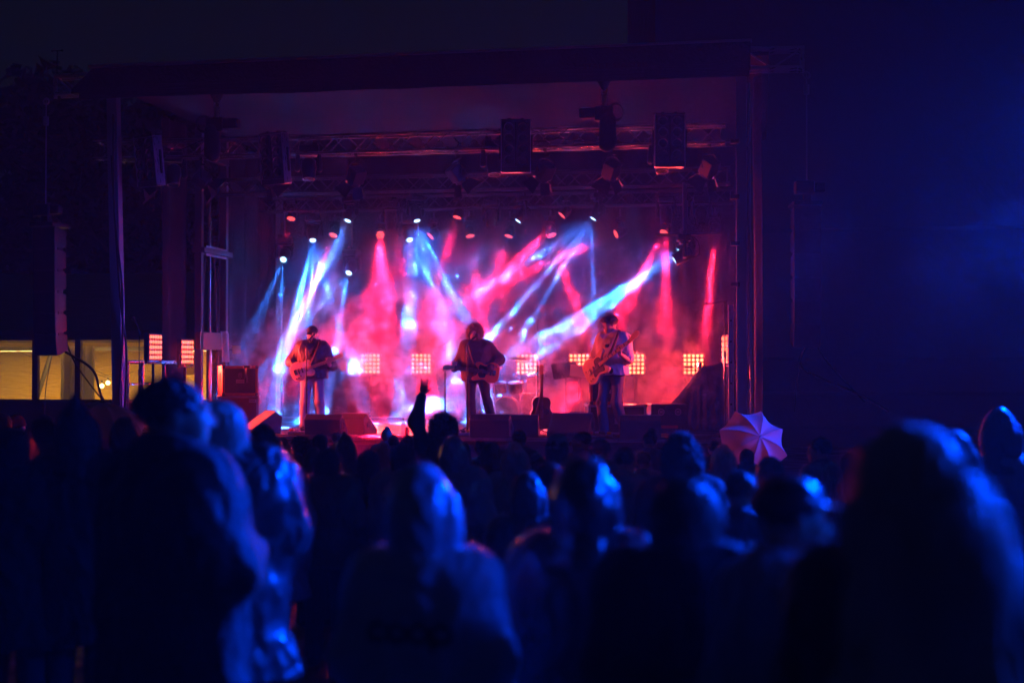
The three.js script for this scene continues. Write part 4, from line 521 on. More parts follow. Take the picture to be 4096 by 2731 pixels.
function amp(p, ry, w, h, d, label) {
  const t = thing('guitar_amplifier', label, 'amplifier', p, ry, undefined);
  part('cabinet', [rbox(w, 0.05, d, 0, 0.025, 0), rbox(w, 0.05, d, 0, h - 0.025, 0), rbox(0.05, h - 0.1, d, -w / 2 + 0.025, h / 2, 0), rbox(0.05, h - 0.1, d, w / 2 - 0.025, h / 2, 0), box(w - 0.1, h - 0.1, 0.03, 0, h / 2, -d / 2 + 0.02)], M.tolex, t);
  const g = part('grille', box(w - 0.1, h - 0.1, 0.02, 0, h / 2, d / 2 - 0.03), M.grille, t);
  part('name_plate', new THREE.PlaneGeometry(0.15, 0.065).translate(0.0, h * 0.48, d / 2 - 0.016), new THREE.MeshStandardMaterial({ roughness: 0.5, map: textTex((c, W, H) => { c.fillStyle = '#a08a8c'; c.fillRect(0, 0, W, H); c.fillStyle = '#3a1526'; c.font = 'bold 40px serif'; c.textBaseline = 'middle'; c.fillText('orange', 12, H / 2, W - 24); }, 160, 70) }), g);
  part('crest', new THREE.PlaneGeometry(0.085, 0.11).translate(0, h * 0.68, d / 2 - 0.016), new THREE.MeshStandardMaterial({ roughness: 0.6, alphaTest: 0.5, map: textTex((c, W, H) => { c.strokeStyle = '#a08a8c'; c.lineWidth = 6; c.beginPath(); c.ellipse(W / 2, H / 2, W * 0.38, H * 0.42, 0, 0, 7); c.stroke(); c.beginPath(); c.moveTo(W * 0.35, H * 0.7); c.lineTo(W * 0.4, H * 0.38); c.lineTo(W * 0.62, H * 0.4); c.lineTo(W * 0.66, H * 0.7); c.moveTo(W * 0.3, H * 0.28); c.lineTo(W * 0.7, H * 0.26); c.stroke(); }, 96, 128) }), g);
  for (const s of [-1, 1]) part('handle', rbox(0.012, 0.16, 0.09, s * (w / 2 + 0.004), h * 0.62, 0, 0.005), M.black, t);
  for (const x of [-1, 1]) for (const y of [0.02, h - 0.02]) part('corner_guard', rbox(0.06, 0.06, 0.06, x * (w / 2 - 0.024), y, d / 2 - 0.024, 0.012), M.black, t);
  return t;
}
amp([-5.368,1.464,-1.7].map((q, i) => (i === 1 ? FL + 0.625 : q)), 0.6, 0.66, 0.54, 0.34, 'orange covered guitar cabinet with a pale name plate on the red flight case');
amp([1.386,1.36,-1.5].map((q, i) => (i === 1 ? FL + 0.505 : q)), 0.1, 0.56, 0.46, 0.36, 'orange covered cabinet with dark grille on the case behind the bassist');
{ const t = thing('clip_microphone', 'small black microphone hanging over the front of the orange guitar cabinet', 'microphone', [-5.075,2.019,-1.4]); part('clamp', rbox(0.12, 0.05, 0.1, 0, 0, 0, 0.01), M.black, t); part('hanger', bar([0, 0, 0.05], [-0.01, -0.2, 0.06], 0.008), M.black, t); part('capsule', rbox(0.05, 0.1, 0.05, -0.01, -0.24, 0.06, 0.02), M.black, t); }
{ const t = thing('speaker_cabinet', 'low black bass cabinet with two round badges beside the rear railing', 'amplifier', [2.38,0.924,-2.2].map((q, i) => (i === 1 ? FL : q)), 0.3); part('cabinet', rbox(0.66, 0.5, 0.4, 0, 0.25, 0, 0.02), M.plastic, t);
  for (const x of [-0.15, 0.15]) part('badge', [new THREE.TorusGeometry(0.052, 0.007, 6, 24).translate(x, 0.36, 0.206), ...[-0.018, 0, 0.018].map((q) => box(0.012, 0.04, 0.006, x + q, 0.36, 0.204))], std([0.4, 0.2, 0.2], 0.5), t); part('front_strip', box(0.3, 0.05, 0.006, 0, 0.1, 0.203), M.red, t); }
{ // covered gear
  const f = caps([cap([-0.35, 0.2, 0], [0.45, 0.2, 0], 0.32, 0.34), cap([0.05, 0.6, 0], [0.5, 0.75, 0], 0.3, 0.34), cap([0.25, 0.95, 0], [0.55, 0.95, 0], 0.24, 0.3), cap([-0.4, 0.35, 0.05], [0.05, 0.9, 0], 0.16, 0.2)], 0.16);
  const g = nets((x, y, z) => Math.max(f(x, y, z) + 0.05 * Math.sin(Math.atan2(x, z) * 16) * Math.max(0, 0.9 - y) * 0.6 + fold(x, y, z, 0.03), -y + 0.005), [-0.85, -0.05, -0.5], [1.05, 1.35, 0.5], 0.025); const m = solo('covered_gear', g, std([0.012, 0.01, 0.012], 0.8, 0, { bumpMap: rep(clothBump, 1), bumpScale: 0.01 }), 'tall heap of gear under a black cloth at stage right', 'covered equipment'); m.position.set(...[2.947,0.884,-3.2].map((q, i) => (i === 1 ? FL : q)));
}
{ const g = new THREE.PlaneGeometry(0.2, 0.62, 16, 20), p = g.attributes.position; for (let i = 0; i < p.count; i++) { const y = p.getY(i); p.setZ(i, (y > 0.25 ? -0.06 * Math.sin((y - 0.25) * 12) : 0) + 0.02 * Math.sin(p.getX(i) * 40 + y * 3)); } g.computeVertexNormals(); const m = solo('towel', g, Object.assign(M.towel.clone(), { side: THREE.DoubleSide }), 'pale towel hung over the red beam of the side tower', 'towel'); m.position.set(-6.58, 2.42, -4.18); m.rotation.y = 1.0; }
{ const t = thing('warning_sign', 'small yellow sign beside the towel on the side tower', 'sign', [-6.55, 2.36, -4.72], 0.3); part('plate', rbox(0.17, 0.17, 0.012, 0, 0, 0, 0.003), M.yellow, t); part('bracket', rbox(0.1, 0.03, 0.02, -0.12, 0, -0.01, 0.004), M.black, t); }
function micStand(base, h, label, boom, mic = true) {
  const t = thing('microphone_stand', label, 'microphone stand', base), m = M.blackGloss;
  part('base', h > 1.7 && !boom ? [lathe([[0, 0.03], [0.13, 0.02], [0.14, 0], [0, 0]], 20)] : [0, 1, 2].map((i) => bar([0, 0.14, 0], [0.3 * Math.cos(i * 2.1 + 0.5), 0.01, 0.3 * Math.sin(i * 2.1 + 0.5)], 0.011)), m, t);
  part('pole', [bar([0, 0.02, 0], [0, h * 0.62, 0], 0.015), bar([0, h * 0.6, 0], [0, h, 0], 0.009)], std(0.03, 0.25, 0.6), t); part('clutch', [bar([0, h * 0.58, 0], [0, h * 0.64, 0], 0.021), bar([0, h * 0.61, 0], [0.035, h * 0.61, 0], 0.006)], m, t);
  const e = boom ? [boom[0], h + boom[1], boom[2]] : [0, h, 0]; if (boom) part('boom', bar([-boom[0] * 0.25, h - boom[1] * 0.25, 0], e, 0.008), m, t);
  if (mic) { const d = boom ? norm3([boom[0], boom[1] * 0.3, 0]) : norm3([0, 0.75, -0.65]); part('microphone', [bar(e, add3(e, d, 0.13), 0.014, 0.021, 12), new THREE.SphereGeometry(0.03, 14, 10).scale(1, 1.15, 1).translate(...add3(e, d, 0.15))], std(0.06, 0.35, 0.5), t); }
}
const onDeck = (a) => [a[0], FL, a[2]];
micStand(onDeck([-3.662,0.895,-0.45]), 1.52, 'straight microphone stand with a round base before the bearded guitarist', [0.02, 0.08, -0.05]); micStand(onDeck([-0.837,0.862,-0.4]), 1.5, 'straight microphone stand at the mouth of the curly haired singer', [0.03, 0.08, -0.05]);
micStand(onDeck([-2.022,0.894,-4]), 1.6, 'boom microphone stand in the smoke between arm and singer', [0.4, 0.28, 0.1]); micStand(onDeck([-0.36,0.908,-5]), 2.1, 'tall blue lit stand over the drums, right of the singer', [-0.25, 0.2, 0], false);
micStand(onDeck([-6.417,0.962,0.2]), 1.72, 'tall microphone stand alone by the side railing', [-0.03, 0.14, 0]); micStand(onDeck([3.448,0.925,0]), 2.2, 'tall stand with a long microphone on a boom at the stage right post', [-0.16, -0.03, 0]);
{ const t = thing('drum_kit', 'drum kit hidden in red smoke, with cymbals before a red matrix light', 'drums', onDeck([-1.082,0.915,-5.6])), sh = std([0.04, 0.008, 0.008], 0.4);
  const cym = (x, y, z, r, tx, tz) => { const c = part('cymbal', lathe([[0.012, 0.03], [0.03, 0.028], [0.05, 0.012], [r, -0.02], [r, -0.022], [0.05, 0.008]], 30), M.bronze, t); c.position.set(x, y, z); c.rotation.set(tx, 0, tz); part('cymbal_stand', [bar([x, 0.02, z], [x, y + 0.05, z], 0.011), ...[0, 1, 2].map((i) => bar([x, 0.3, z], [x + 0.25 * Math.cos(i * 2.1), 0.01, z + 0.25 * Math.sin(i * 2.1)], 0.009))], M.chrome, t); };
  cym(0.3, 1.32, 0.2, 0.22, 0.1, -0.12); cym(0.62, 1.02, 0.1, 0.19, 0.2, 0.12); cym(-0.55, 1.3, 0, 0.21, 0.15, 0.1);
  part('bass_drum', new THREE.CylinderGeometry(0.26, 0.26, 0.4, 28).rotateX(Math.PI / 2).translate(0, 0.27, 0), sh, t); part('bass_drum_hoop', [new THREE.TorusGeometry(0.265, 0.014, 8, 32).translate(0, 0.27, 0.2)], M.maple, t);
  for (const [x, y, r] of [[-0.16, 0.72, 0.14], [0.17, 0.72, 0.15]]) part('tom', [new THREE.CylinderGeometry(r, r, 0.2, 24).rotateX(0.25).translate(x, y, 0), bar([x * 0.3, 0.5, -0.02], [x, y - 0.08, 0], 0.012)], sh, t);
  part('floor_tom', [new THREE.CylinderGeometry(0.2, 0.2, 0.38, 26).translate(0.46, 0.42, -0.2), ...[0, 1, 2].map((i) => bar([0.46 + 0.2 * Math.cos(i * 2.1), 0, -0.2 + 0.2 * Math.sin(i * 2.1)], [0.46 + 0.2 * Math.cos(i * 2.1), 0.5, -0.2 + 0.2 * Math.sin(i * 2.1)], 0.008))], sh, t); part('snare', [new THREE.CylinderGeometry(0.17, 0.17, 0.14, 26).translate(-0.32, 0.6, -0.25), bar([-0.32, 0, -0.25], [-0.32, 0.54, -0.25], 0.014)], M.plastic, t); }
{ const t = thing('music_stand', 'music stand with a dark folder and a pale sheet, left of the bassist', 'music stand', onDeck([0.275,0.933,-4.5]), 0.2); part('pole', [bar([0, 0, 0], [0, 0.95, 0], 0.012), ...[0, 1, 2].map((i) => bar([0, 0.25, 0], [0.25 * Math.cos(i * 2.1), 0.01, 0.25 * Math.sin(i * 2.1)], 0.009))], M.black, t); const d = part('desk', rbox(0.5, 0.34, 0.012, -0.02, 0, 0, 0.004), M.black, t); d.position.set(0, 1.08, 0); d.rotation.set(-0.5, 0, 0.14); const s = part('sheet', rbox(0.34, 0.26, 0.004, 0.2, -0.01, 0.02, 0.001), std(0.7, 0.8), t); s.position.set(0.05, 1.08, 0.02); s.rotation.set(-0.5, 0, -0.1); }
{ const t = thing('drink_can', 'red drink can standing on the stage edge', 'can', onDeck([-1.716,0.922,0.25])); part('can_body', lathe([[0, 0], [0.026, 0.002], [0.033, 0.012], [0.033, 0.15], [0.027, 0.165], [0, 0.163]], 18), M.red, t); part('lid', new THREE.CylinderGeometry(0.026, 0.026, 0.004, 18).translate(0, 0.166, 0), M.alu, t);
  const b = thing('water_bottle', 'clear water bottle standing on the stage near the can', 'bottle', onDeck([-1.889,0.943,-0.2])); part('bottle_body', lathe([[0, 0], [0.038, 0.004], [0.04, 0.03], [0.037, 0.1], [0.04, 0.17], [0.03, 0.22], [0.014, 0.25], [0.014, 0.275]], 18), phy([0.7, 0.75, 0.8], 0.1, { transmission: 0.85, thickness: 0 }), b); part('cap', bar([0, 0.27, 0], [0, 0.295, 0], 0.016), M.plastic, b); }
for (const [q, l] of [[[-3.73,0.847,-0.35], 'low effects pedal board at the feet of the bearded guitarist'], [[-0.938,0.849,-0.35], 'effects pedal board with small knobs at the feet of the singer'], [[1.429,0.903,-0.1], 'long pale effects unit with red lights at the feet of the bassist']]) { const t = thing('pedal_board', l, 'pedal board', onDeck(q), 0.1); part('board', rbox(0.42, 0.05, 0.2, 0, 0.03, 0, 0.01), M.galv, t); for (let i = 0; i < 4; i++) { const e = part('pedal', rbox(0.07, 0.04, 0.12, -0.15 + i * 0.1, 0.075, 0, 0.008), [M.red, M.galv, M.plastic, M.yellow][i], t); part('knob', bar([-0.15 + i * 0.1, 0.095, -0.03], [-0.15 + i * 0.1, 0.112, -0.03], 0.011), M.black, e); } }
hang('stage_cable', [[-4.499,0.872,0.3], [-4.137,0.866,0.25], [-3.439,0.881,0.3], [-2.698,0.872,0.28], [-1.769,0.881,0.3]].map((q) => 0) && [[[-5.0, 0.885, 0.25], [-4.4, 0.885, 0.32], [-3.6, 0.885, 0.2], [-2.8, 0.885, 0.3], [-1.9, 0.885, 0.25], [-1.2, 0.885, 0.32]], [[-4.2, 0.885, 0.1], [-3.9, 0.885, 0.28], [-3.2, 0.885, 0.33], [-2.2, 0.885, 0.2], [-1.4, 0.885, 0.3]], [[0.9, 0.885, 0.3], [1.6, 0.885, 0.2], [2.4, 0.885, 0.31], [3.2, 0.885, 0.22]], [[-1.0, 0.885, 0.2], [-0.4, 0.885, 0.3], [0.4, 0.885, 0.31], [1.2, 0.885, 0.25]]], 0.011, 'black cables lying along the front edge of the stage', std(0.02, 0.3));

// ---------------------------------------------------------------- guitars and musicians
function guitar(label, style, mat, guardM, placeAt, neckDir, face, frame, strapPts, inst = 'electric guitar') { // body round the origin, neck towards +x, face towards +z
  const t = thing(inst.replace(' ', '_'), label, inst), X = v3(neckDir).normalize(), Z = v3(face).addScaledVector(X, -v3(face).dot(X)).normalize(), L = new THREE.Matrix4().makeBasis(X, Z.clone().cross(X), Z).setPosition(...placeAt), m = frame.clone().multiply(L);
  m.decompose(t.position, t.quaternion, t.scale);
  const bass = style === 'bass', k = bass ? 1.14 : 1, nut = bass ? 0.72 : 0.52, nx = bass ? 0.13 : 0.12;
  const S = { strat: [[-0.2, 0.01], [-0.18, 0.12], [-0.07, 0.16], [0.03, 0.118], [0.12, 0.14], [0.2, 0.155], [0.215, 0.13], [0.15, 0.08], [0.125, 0.03], [0.13, -0.035], [0.17, -0.075], [0.185, -0.115], [0.12, -0.135], [0.03, -0.105], [-0.08, -0.158], [-0.175, -0.13]], tele: [[-0.2, 0], [-0.175, 0.115], [-0.07, 0.155], [0.03, 0.115], [0.1, 0.132], [0.155, 0.11], [0.15, 0.05], [0.145, -0.03], [0.175, -0.07], [0.165, -0.115], [0.11, -0.13], [0.03, -0.105], [-0.07, -0.155], [-0.175, -0.12]] };
  const pts = (style === 'tele' ? S.tele : S.strat).map(([x, y]) => [x * k, y * k]);
  part('guitar_body', ex(blob(pts), 0.044, 0.009), mat, t);
  part('pickguard', ex(blob([[0.13, 0.06], [0.1, 0.1], [0.02, 0.09], [0.0, 0.02], [-0.06, -0.02], [-0.06, -0.1], [0.02, -0.085], [0.12, -0.1], [0.13, -0.03]].map(([x, y]) => [x * k, y * k])), 0.004, 0.001).translate(0, 0, 0.024), guardM, t);
  part('neck', [rbox(nut - nx, 0.05, 0.024, (nut + nx) / 2, 0, 0.022, 0.01)], M.maple, t); part('fretboard', rbox(nut - nx + 0.04, 0.052, 0.007, (nut + nx) / 2 - 0.02, 0, 0.037, 0.003), style === 'tele' || bass ? M.maple : M.rosewood, t);
  const frets = []; for (let i = 1; i < 18; i++) { const x = nut - (nut + 0.1) * (1 - Math.pow(2, -i / 12)); frets.push(box(0.003, 0.052, 0.003, x, 0, 0.0415)); } part('fret', frets, M.chrome, t);
  if (bass) part('inlay', [0.3, 0.38, 0.46, 0.55, 0.64].map((x) => box(0.022, 0.04, 0.0015, x, 0, 0.0414)), M.black, t);
  part('headstock', ex(blob([[nut, 0.022], [nut + 0.04, 0.035], [nut + 0.1, 0.05], [nut + (bass ? 0.2 : 0.17), 0.058], [nut + (bass ? 0.23 : 0.19), 0.03], [nut + (bass ? 0.2 : 0.165), -0.005], [nut + 0.07, -0.018], [nut, -0.022]]), 0.015, 0.004).translate(0, 0, 0.018), M.maple, t);
  const np = bass ? 4 : 6; for (let i = 0; i < np; i++) { const x = nut + 0.045 + i * (bass ? 0.045 : 0.025), y = 0.036 + i * 0.0035; part('tuning_peg', [bar([x, y - 0.015, 0.02], [x, y - 0.015, 0.042], 0.005), rbox(0.014, bass ? 0.035 : 0.02, 0.008, x, y + 0.022, 0.016, 0.003)], M.chrome, t); }
  for (const x of bass ? [-0.03, 0.05] : [-0.07, -0.01, 0.07]) part('pickup', rbox(0.022, 0.085, 0.012, x, 0, 0.028, 0.004), M.black, t);
  part('bridge', rbox(0.05, 0.085, 0.014, -0.125, 0, 0.03, 0.004), M.chrome, t); for (const [x, y] of [[-0.06, -0.085], [-0.1, -0.1], [-0.14, -0.105]]) part('knob', bar([x * k, y * k, 0.022], [x * k, y * k, 0.04], 0.012), M.chrome, t);
  const st = []; for (let i = 0; i < np; i++) { const y = (i / (np - 1) - 0.5) * 0.04; st.push(bar([-0.125, y * 1.2, 0.042], [nut, y, 0.045], bass ? 0.0014 : 0.0008, undefined, 4)); } part('string', st, M.steel, t);
  if (strapPts) part('strap', tube(strapPts, 0.021, 40, 8).scale(1, 1, 1).applyMatrix4(L.clone().invert()), std([0.05, 0.02, 0.014], 0.7), t);
  return t;
}
function musician(label, pos, ry, s, J, o) {
  const t = thing('person', label, 'person', pos, ry, 'musicians on the stage'); t.scale.setScalar(s);
  part('body', bodyGeo(J, 0.012), skin[0], t); part('shirt', coatGeo(J, o.coat, 0.011), o.coatM, t); part('trousers', legsGeo(J, o.tg ?? 0.018, 0.011, 0.012, o.loose ?? 0.02), o.legM, t); for (const q of ['R', 'L']) part('shoe', shoeGeo(J, q), M.rubber, t);
  for (const [n, geo, mat] of o.wear) part(n, geo, mat, t).applyMatrix4(headMatrix(J));
  t.updateMatrixWorld(true); return t;
}
{ // bearded guitarist
  const J = { ...STAND, pitch: -0.2, yaw: -0.06, H: [0.0, 1.625, -0.04], elR: [0.36, 1.18, 0.05], wrR: [0.19, 1.04, -0.2], hdR: [-0.9, -0.35, -0.1], pmR: [0, 0.1, 1], cuR: 0.6, elL: [-0.31, 1.12, 0.03], wrL: [-0.3, 1.12, -0.225], hdL: [0.05, 0.85, -0.5], pmL: [0.1, 0.5, 0.85], cuL: 1.0, knR: [0.12, 0.5, -0.04], anR: [0.13, 0.085, 0.02], knL: [-0.12, 0.5, -0.06], anL: [-0.16, 0.085, 0.0], ftR: [0.35, 0, -1], ftL: [-0.4, 0, -1] };
  const beard = nets((x, y, z) => smax(ell([0, -0.066, -0.052], [0.066, 0.064, 0.06])(x, y, z) + 0.01 * noise(x * 60, y * 60, z * 60), y + 0.03 + 6 * Math.max(0, 0.03 - Math.abs(x)) * 0.4, 0.008), [-0.1, -0.16, -0.14], [0.1, 0.0, 0.03], 0.005);
  const t = musician('bearded guitarist in cap and dark loose jacket, looking down at a guitar', onDeck([-3.699,0.851,-0.9]), Math.PI + 0.2, 1.05, J, { coat: { g: 0.045, ga: 0.04, hem: 0.9, f: 0.03, flare: 0.02, sleeve: 1.5 }, coatM: cloth([0.06, 0.045, 0.045], 0.6), legM: cloth([0.24, 0.24, 0.27], 0.85), wear: [['cap', HEADWEAR.cap().translate(0, 0.014, 0), cloth([0.02, 0.018, 0.022], 0.8)], ['hair', HEADWEAR.short_plain().scale(0.96, 0.96, 0.96), hairM([0.02, 0.012, 0.008])], ['beard', beard, hairM([0.03, 0.016, 0.01])]] });
  guitar('pale electric guitar with dark edges, held by the bearded guitarist', 'tele', M.cream, M.guard, [0.13, 1.04, -0.2], [-1, 0.34, -0.1], [0, 0.05, -1], t.matrixWorld, [[0.28, 0.98, -0.19], [0.24, 1.2, 0.02], [0.12, 1.4, 0.11], [-0.09, 1.53, 0.02], [-0.13, 1.5, -0.1], [-0.09, 1.34, -0.225], [0.0, 1.12, -0.24]]);
}
{ // curly haired singer, left handed
  const J = { ...STAND, pitch: -0.08, yaw: -0.22, roll: 0.1, H: [0.03, 1.63, -0.03], elR: [0.28, 1.13, 0.06], wrR: [0.36, 1.05, -0.17], hdR: [-0.05, 0.85, -0.5], pmR: [-0.1, 0.5, 0.85], cuR: 1.0, elL: [-0.37, 1.2, 0.03], wrL: [-0.21, 1.06, -0.2], hdL: [0.9, -0.3, -0.1], pmL: [0, 0.1, 1], cuL: 0.6, hiR: [0.085, 0.93, 0], knR: [0.09, 0.5, -0.03], anR: [0.06, 0.085, 0.02], hiL: [-0.09, 0.93, 0], knL: [-0.19, 0.5, -0.03], anL: [-0.28, 0.085, 0.04], ftL: [-0.45, 0, -1], ftR: [0.3, 0, -1] };
  const t = musician('singer with big curly hair and dark sweater, playing a sunburst guitar', onDeck([-0.791,0.843,-0.95]), Math.PI + 0.2, 1.06, J, { coat: { g: 0.036, ga: 0.036, hem: 0.86, f: 0.02, flare: 0, collar: 0.012 }, coatM: cloth([0.07, 0.045, 0.045], 0.85), legM: cloth([0.02, 0.018, 0.024], 0.8), tg: 0.012, loose: 0.006, wear: [['hair', HEADWEAR.curly(), hairM([0.16, 0.09, 0.05])]] });
  guitar('sunburst electric guitar played left handed by the singer', 'strat', M.sunburst, M.blackguard, [-0.16, 1.0, -0.2], [1, 0.15, -0.1], [0, 0.08, -1], t.matrixWorld, [[-0.3, 0.98, -0.19], [-0.27, 1.2, 0.02], [-0.14, 1.4, 0.11], [0.09, 1.52, 0.02], [0.13, 1.49, -0.09], [0.09, 1.32, -0.21], [0.03, 1.12, -0.22]]);
  hang('guitar_cable', [[[-0.504,1.797,-0.95], [-0.464,1.59,-0.9], [-0.456,1.293,-0.9], [-0.419,1.13,-0.9], [-0.388,0.849,-0.9]]], 0.008, 'pale curly cable hanging from the guitar of the singer', std(0.5, 0.4));
}
{ // bassist
  const J = { ...STAND, pitch: -0.18, yaw: -0.75, H: [0.03, 1.63, -0.03], elR: [0.33, 1.16, 0.07], wrR: [0.24, 0.94, -0.13], hdR: [-0.75, -0.55, -0.2], pmR: [0, 0.1, 1], cuR: 0.7, elL: [-0.29, 1.1, -0.05], wrL: [-0.27, 1.2, -0.29], hdL: [0.05, 0.85, -0.5], pmL: [0.1, 0.5, 0.85], cuL: 1.0, knR: [0.13, 0.5, -0.1], anR: [0.13, 0.085, -0.02], ftR: [0.3, 0, -1], knL: [-0.08, 0.5, -0.05], anL: [-0.14, 0.085, 0.12], ftL: [-0.3, 0, -1] };
  const t = musician('bassist in pale t-shirt and jeans, turning his head to the side', onDeck([1.616,0.871,-0.35]), Math.PI - 0.38, 1.13, J, { coat: { g: 0.04, ga: 0.045, hem: 0.9, f: 0.022, sleeve: 0.85, flare: 0.015 }, coatM: cloth([0.6, 0.56, 0.54], 0.9), legM: cloth([0.07, 0.075, 0.11], 0.85), tg: 0.015, loose: 0.01, wear: [['hair', HEADWEAR.fringe(), hairM([0.035, 0.02, 0.014])]] });
  guitar('pale four string bass guitar held by the bassist', 'bass', M.cream, M.blackguard, [0.15, 1.0, -0.22], [-0.84, 0.52, -0.18], [0.05, 0.1, -1], t.matrixWorld, [[0.33, 0.92, -0.2], [0.27, 1.2, 0.03], [0.14, 1.4, 0.11], [-0.09, 1.53, 0.02], [-0.14, 1.5, -0.1], [-0.13, 1.33, -0.215], [-0.06, 1.16, -0.25]], 'bass guitar');
}
{ // acoustic guitar on its stand
  const t = thing('acoustic_guitar', 'dark acoustic guitar standing upright beside the wide monitor wedge', 'acoustic guitar', onDeck([0.293,0.855,-1.2]), 0.3); const out = blob([[0, 0.1], [0.14, 0.13], [0.2, 0.24], [0.17, 0.36], [0.135, 0.44], [0.15, 0.54], [0.11, 0.61], [0, 0.62], [-0.11, 0.61], [-0.15, 0.54], [-0.135, 0.44], [-0.17, 0.36], [-0.2, 0.24], [-0.14, 0.13]]);
  const b = part('guitar_body', ex(out, 0.11, 0.01), M.natural, t); part('sound_hole', new THREE.CylinderGeometry(0.05, 0.05, 0.004, 28).rotateX(Math.PI / 2).translate(0, 0.44, 0.056), M.black, b); part('bridge', rbox(0.16, 0.03, 0.012, 0, 0.27, 0.06, 0.004), M.rosewood, b); part('pickguard', ex(blob([[0.02, 0.38], [0.1, 0.33], [0.13, 0.4], [0.06, 0.44]]), 0.003, 0.0005).translate(0, 0, 0.057), M.blackguard, b);
  part('neck', rbox(0.052, 0.44, 0.03, 0, 0.8, 0.04, 0.012), M.wood, t); part('fretboard', rbox(0.054, 0.52, 0.007, 0, 0.76, 0.0605, 0.003), M.rosewood, t); const h = part('headstock', rbox(0.072, 0.17, 0.016, 0, 1.1, 0.038, 0.006), M.wood, t); for (const s of [-1, 1]) for (let i = 0; i < 3; i++) part('tuning_peg', rbox(0.022, 0.014, 0.012, s * 0.05, 1.05 + i * 0.045, 0.038, 0.004), M.chrome, h);
  part('string', [0, 1, 2, 3, 4, 5].map((i) => bar([-0.025 + i * 0.01, 0.27, 0.068], [-0.02 + i * 0.008, 1.02, 0.066], 0.0008, undefined, 4)), M.steel, t); part('strap', tube([[0, 0.1, 0.06], [-0.12, 0.2, 0.08], [-0.06, 0.5, 0.085], [0.0, 0.8, 0.075], [0.02, 1.02, 0.06]], 0.016, 30, 6), std([0.06, 0.02, 0.03], 0.7), t); t.children.forEach((c) => c.rotation.x = 0);
  const s = thing('guitar_stand', 'folding stand with crossed legs under the acoustic guitar', 'guitar stand', t.position.toArray(), 0.3); part('leg', bar([0.12, 0.1, -0.1], [-0.16, 0.01, 0.14], 0.012), M.black, s); part('leg', bar([-0.12, 0.1, -0.1], [0.16, 0.01, 0.14], 0.012), M.black, s); part('leg', bar([0, 0.75, -0.1], [0, 0.01, -0.26], 0.012), M.black, s); part('cradle', [bar([-0.12, 0.1, -0.1], [-0.12, 0.1, 0.09], 0.012), bar([0.12, 0.1, -0.1], [0.12, 0.1, 0.09], 0.012), bar([0, 0.06, -0.12], [0, 0.75, -0.1], 0.012)], M.black, s);
}

// ---------------------------------------------------------------- the crowd
const DK = [0.012, 0.012, 0.016], NAVY = [0.02, 0.025, 0.05], PALE = [0.4, 0.42, 0.45], GREY = [0.12, 0.12, 0.14], OCH = [0.3, 0.14, 0.03], BRN = [0.09, 0.045, 0.02], PURP = [0.22, 0.1, 0.26], HB = [0.014, 0.01, 0.008];
person('big man with short dark hair and black jacket, looking to the side', [2.041,2.006,18.418], -38, { head: 'short', coat: 'parka', pose: 'folded', c: DK, wide: 1.14, hy: -0.3, hc: HB });
person('person in a black pointed hood behind the big dark man', [0.606,1.905,16.23], 8, { head: 'pointed', coat: 'parka', c: [0.014, 0.014, 0.022], rough: 0.6 });
{ const p = person('woman with long pale hair beside the big man, in a shiny wet cape', [1.852,1.91,17.536], 30, { head: 'long', coat: 'poncho', pose: 'hold', c: [0.018, 0.018, 0.026], rough: 0.42, wet: 0.7, hc: [0.42, 0.28, 0.22], wide: 1.1 }); part('hood', nets(caps([cap([-0.09, 1.44, 0.1], [0.09, 1.43, 0.1], 0.085), cap([0, 1.44, 0.1], [0, 1.3, 0.15], 0.1, 0.06)], 0.05), [-0.25, 1.15, -0.05], [0.25, 1.58, 0.3], 0.014), cloth([0.07, 0.07, 0.09], 0.4, 0.8), p); }
person('person in a purple cape with wide hood before the flight case', [1.111,1.7,14.92], 15, { head: 'wide', coat: 'poncho', c: PURP, rough: 0.55, wet: 0.4, hw: [0.05, 0.04, 0.06] });
{ const p = person('person in a pale hooded jacket with dark lettering on the back', [3.003,1.75,18.753], -4, { head: 'wide', coat: 'raincoat', c: [0.3, 0.36, 0.42], rough: 0.45, wet: 0.5, hw: [0.3, 0.34, 0.42], hwet: 1, hr: 0.35, wide: 1.08 });
  printOn(p, 'lettering', POSES.stand, 'raincoat', (c, W, H) => { c.strokeStyle = '#05050a'; c.lineWidth = H * 0.2; c.lineCap = 'round'; const r = H * 0.26, y = H * 0.42; c.beginPath(); c.arc(W * 0.13, y, r, 0.9, 5.4); c.stroke(); for (const x of [0.36, 0.6, 0.85]) { c.beginPath(); c.arc(W * x, y, r, 0, 7); c.stroke(); } c.beginPath(); c.moveTo(W * 0.755, y); c.lineTo(W * 0.755, H * 0.88); c.stroke(); }, 0.3, 0.115, 0, 1.235, 1, 512); }
person('dark hooded person with wet beads on the hood, right of the lettered jacket', [3.461,1.747,18.47], -6, { head: 'hood', coat: 'parka', c: [0.05, 0.055, 0.08], rough: 0.3, wet: 1, hw: [0.02, 0.02, 0.03], hwet: 1, hr: 0.3, wide: 1.06 });
person('person with round dark hair and black coat, standing close in the crowd middle', [3.789,1.737,18.921], 0, { head: 'bob', coat: 'parka', c: DK, hc: [0.07, 0.06, 0.055], wide: 1.05 });
person('person in a dark cap turned sideways, light jacket collar round the neck', [4.069,1.782,19.38], -50, { head: 'cap', coat: 'hoodie', c: [0.22, 0.24, 0.28], rough: 0.5, hw: [0.02, 0.02, 0.026], hy: -0.25, hr: 0.3 });
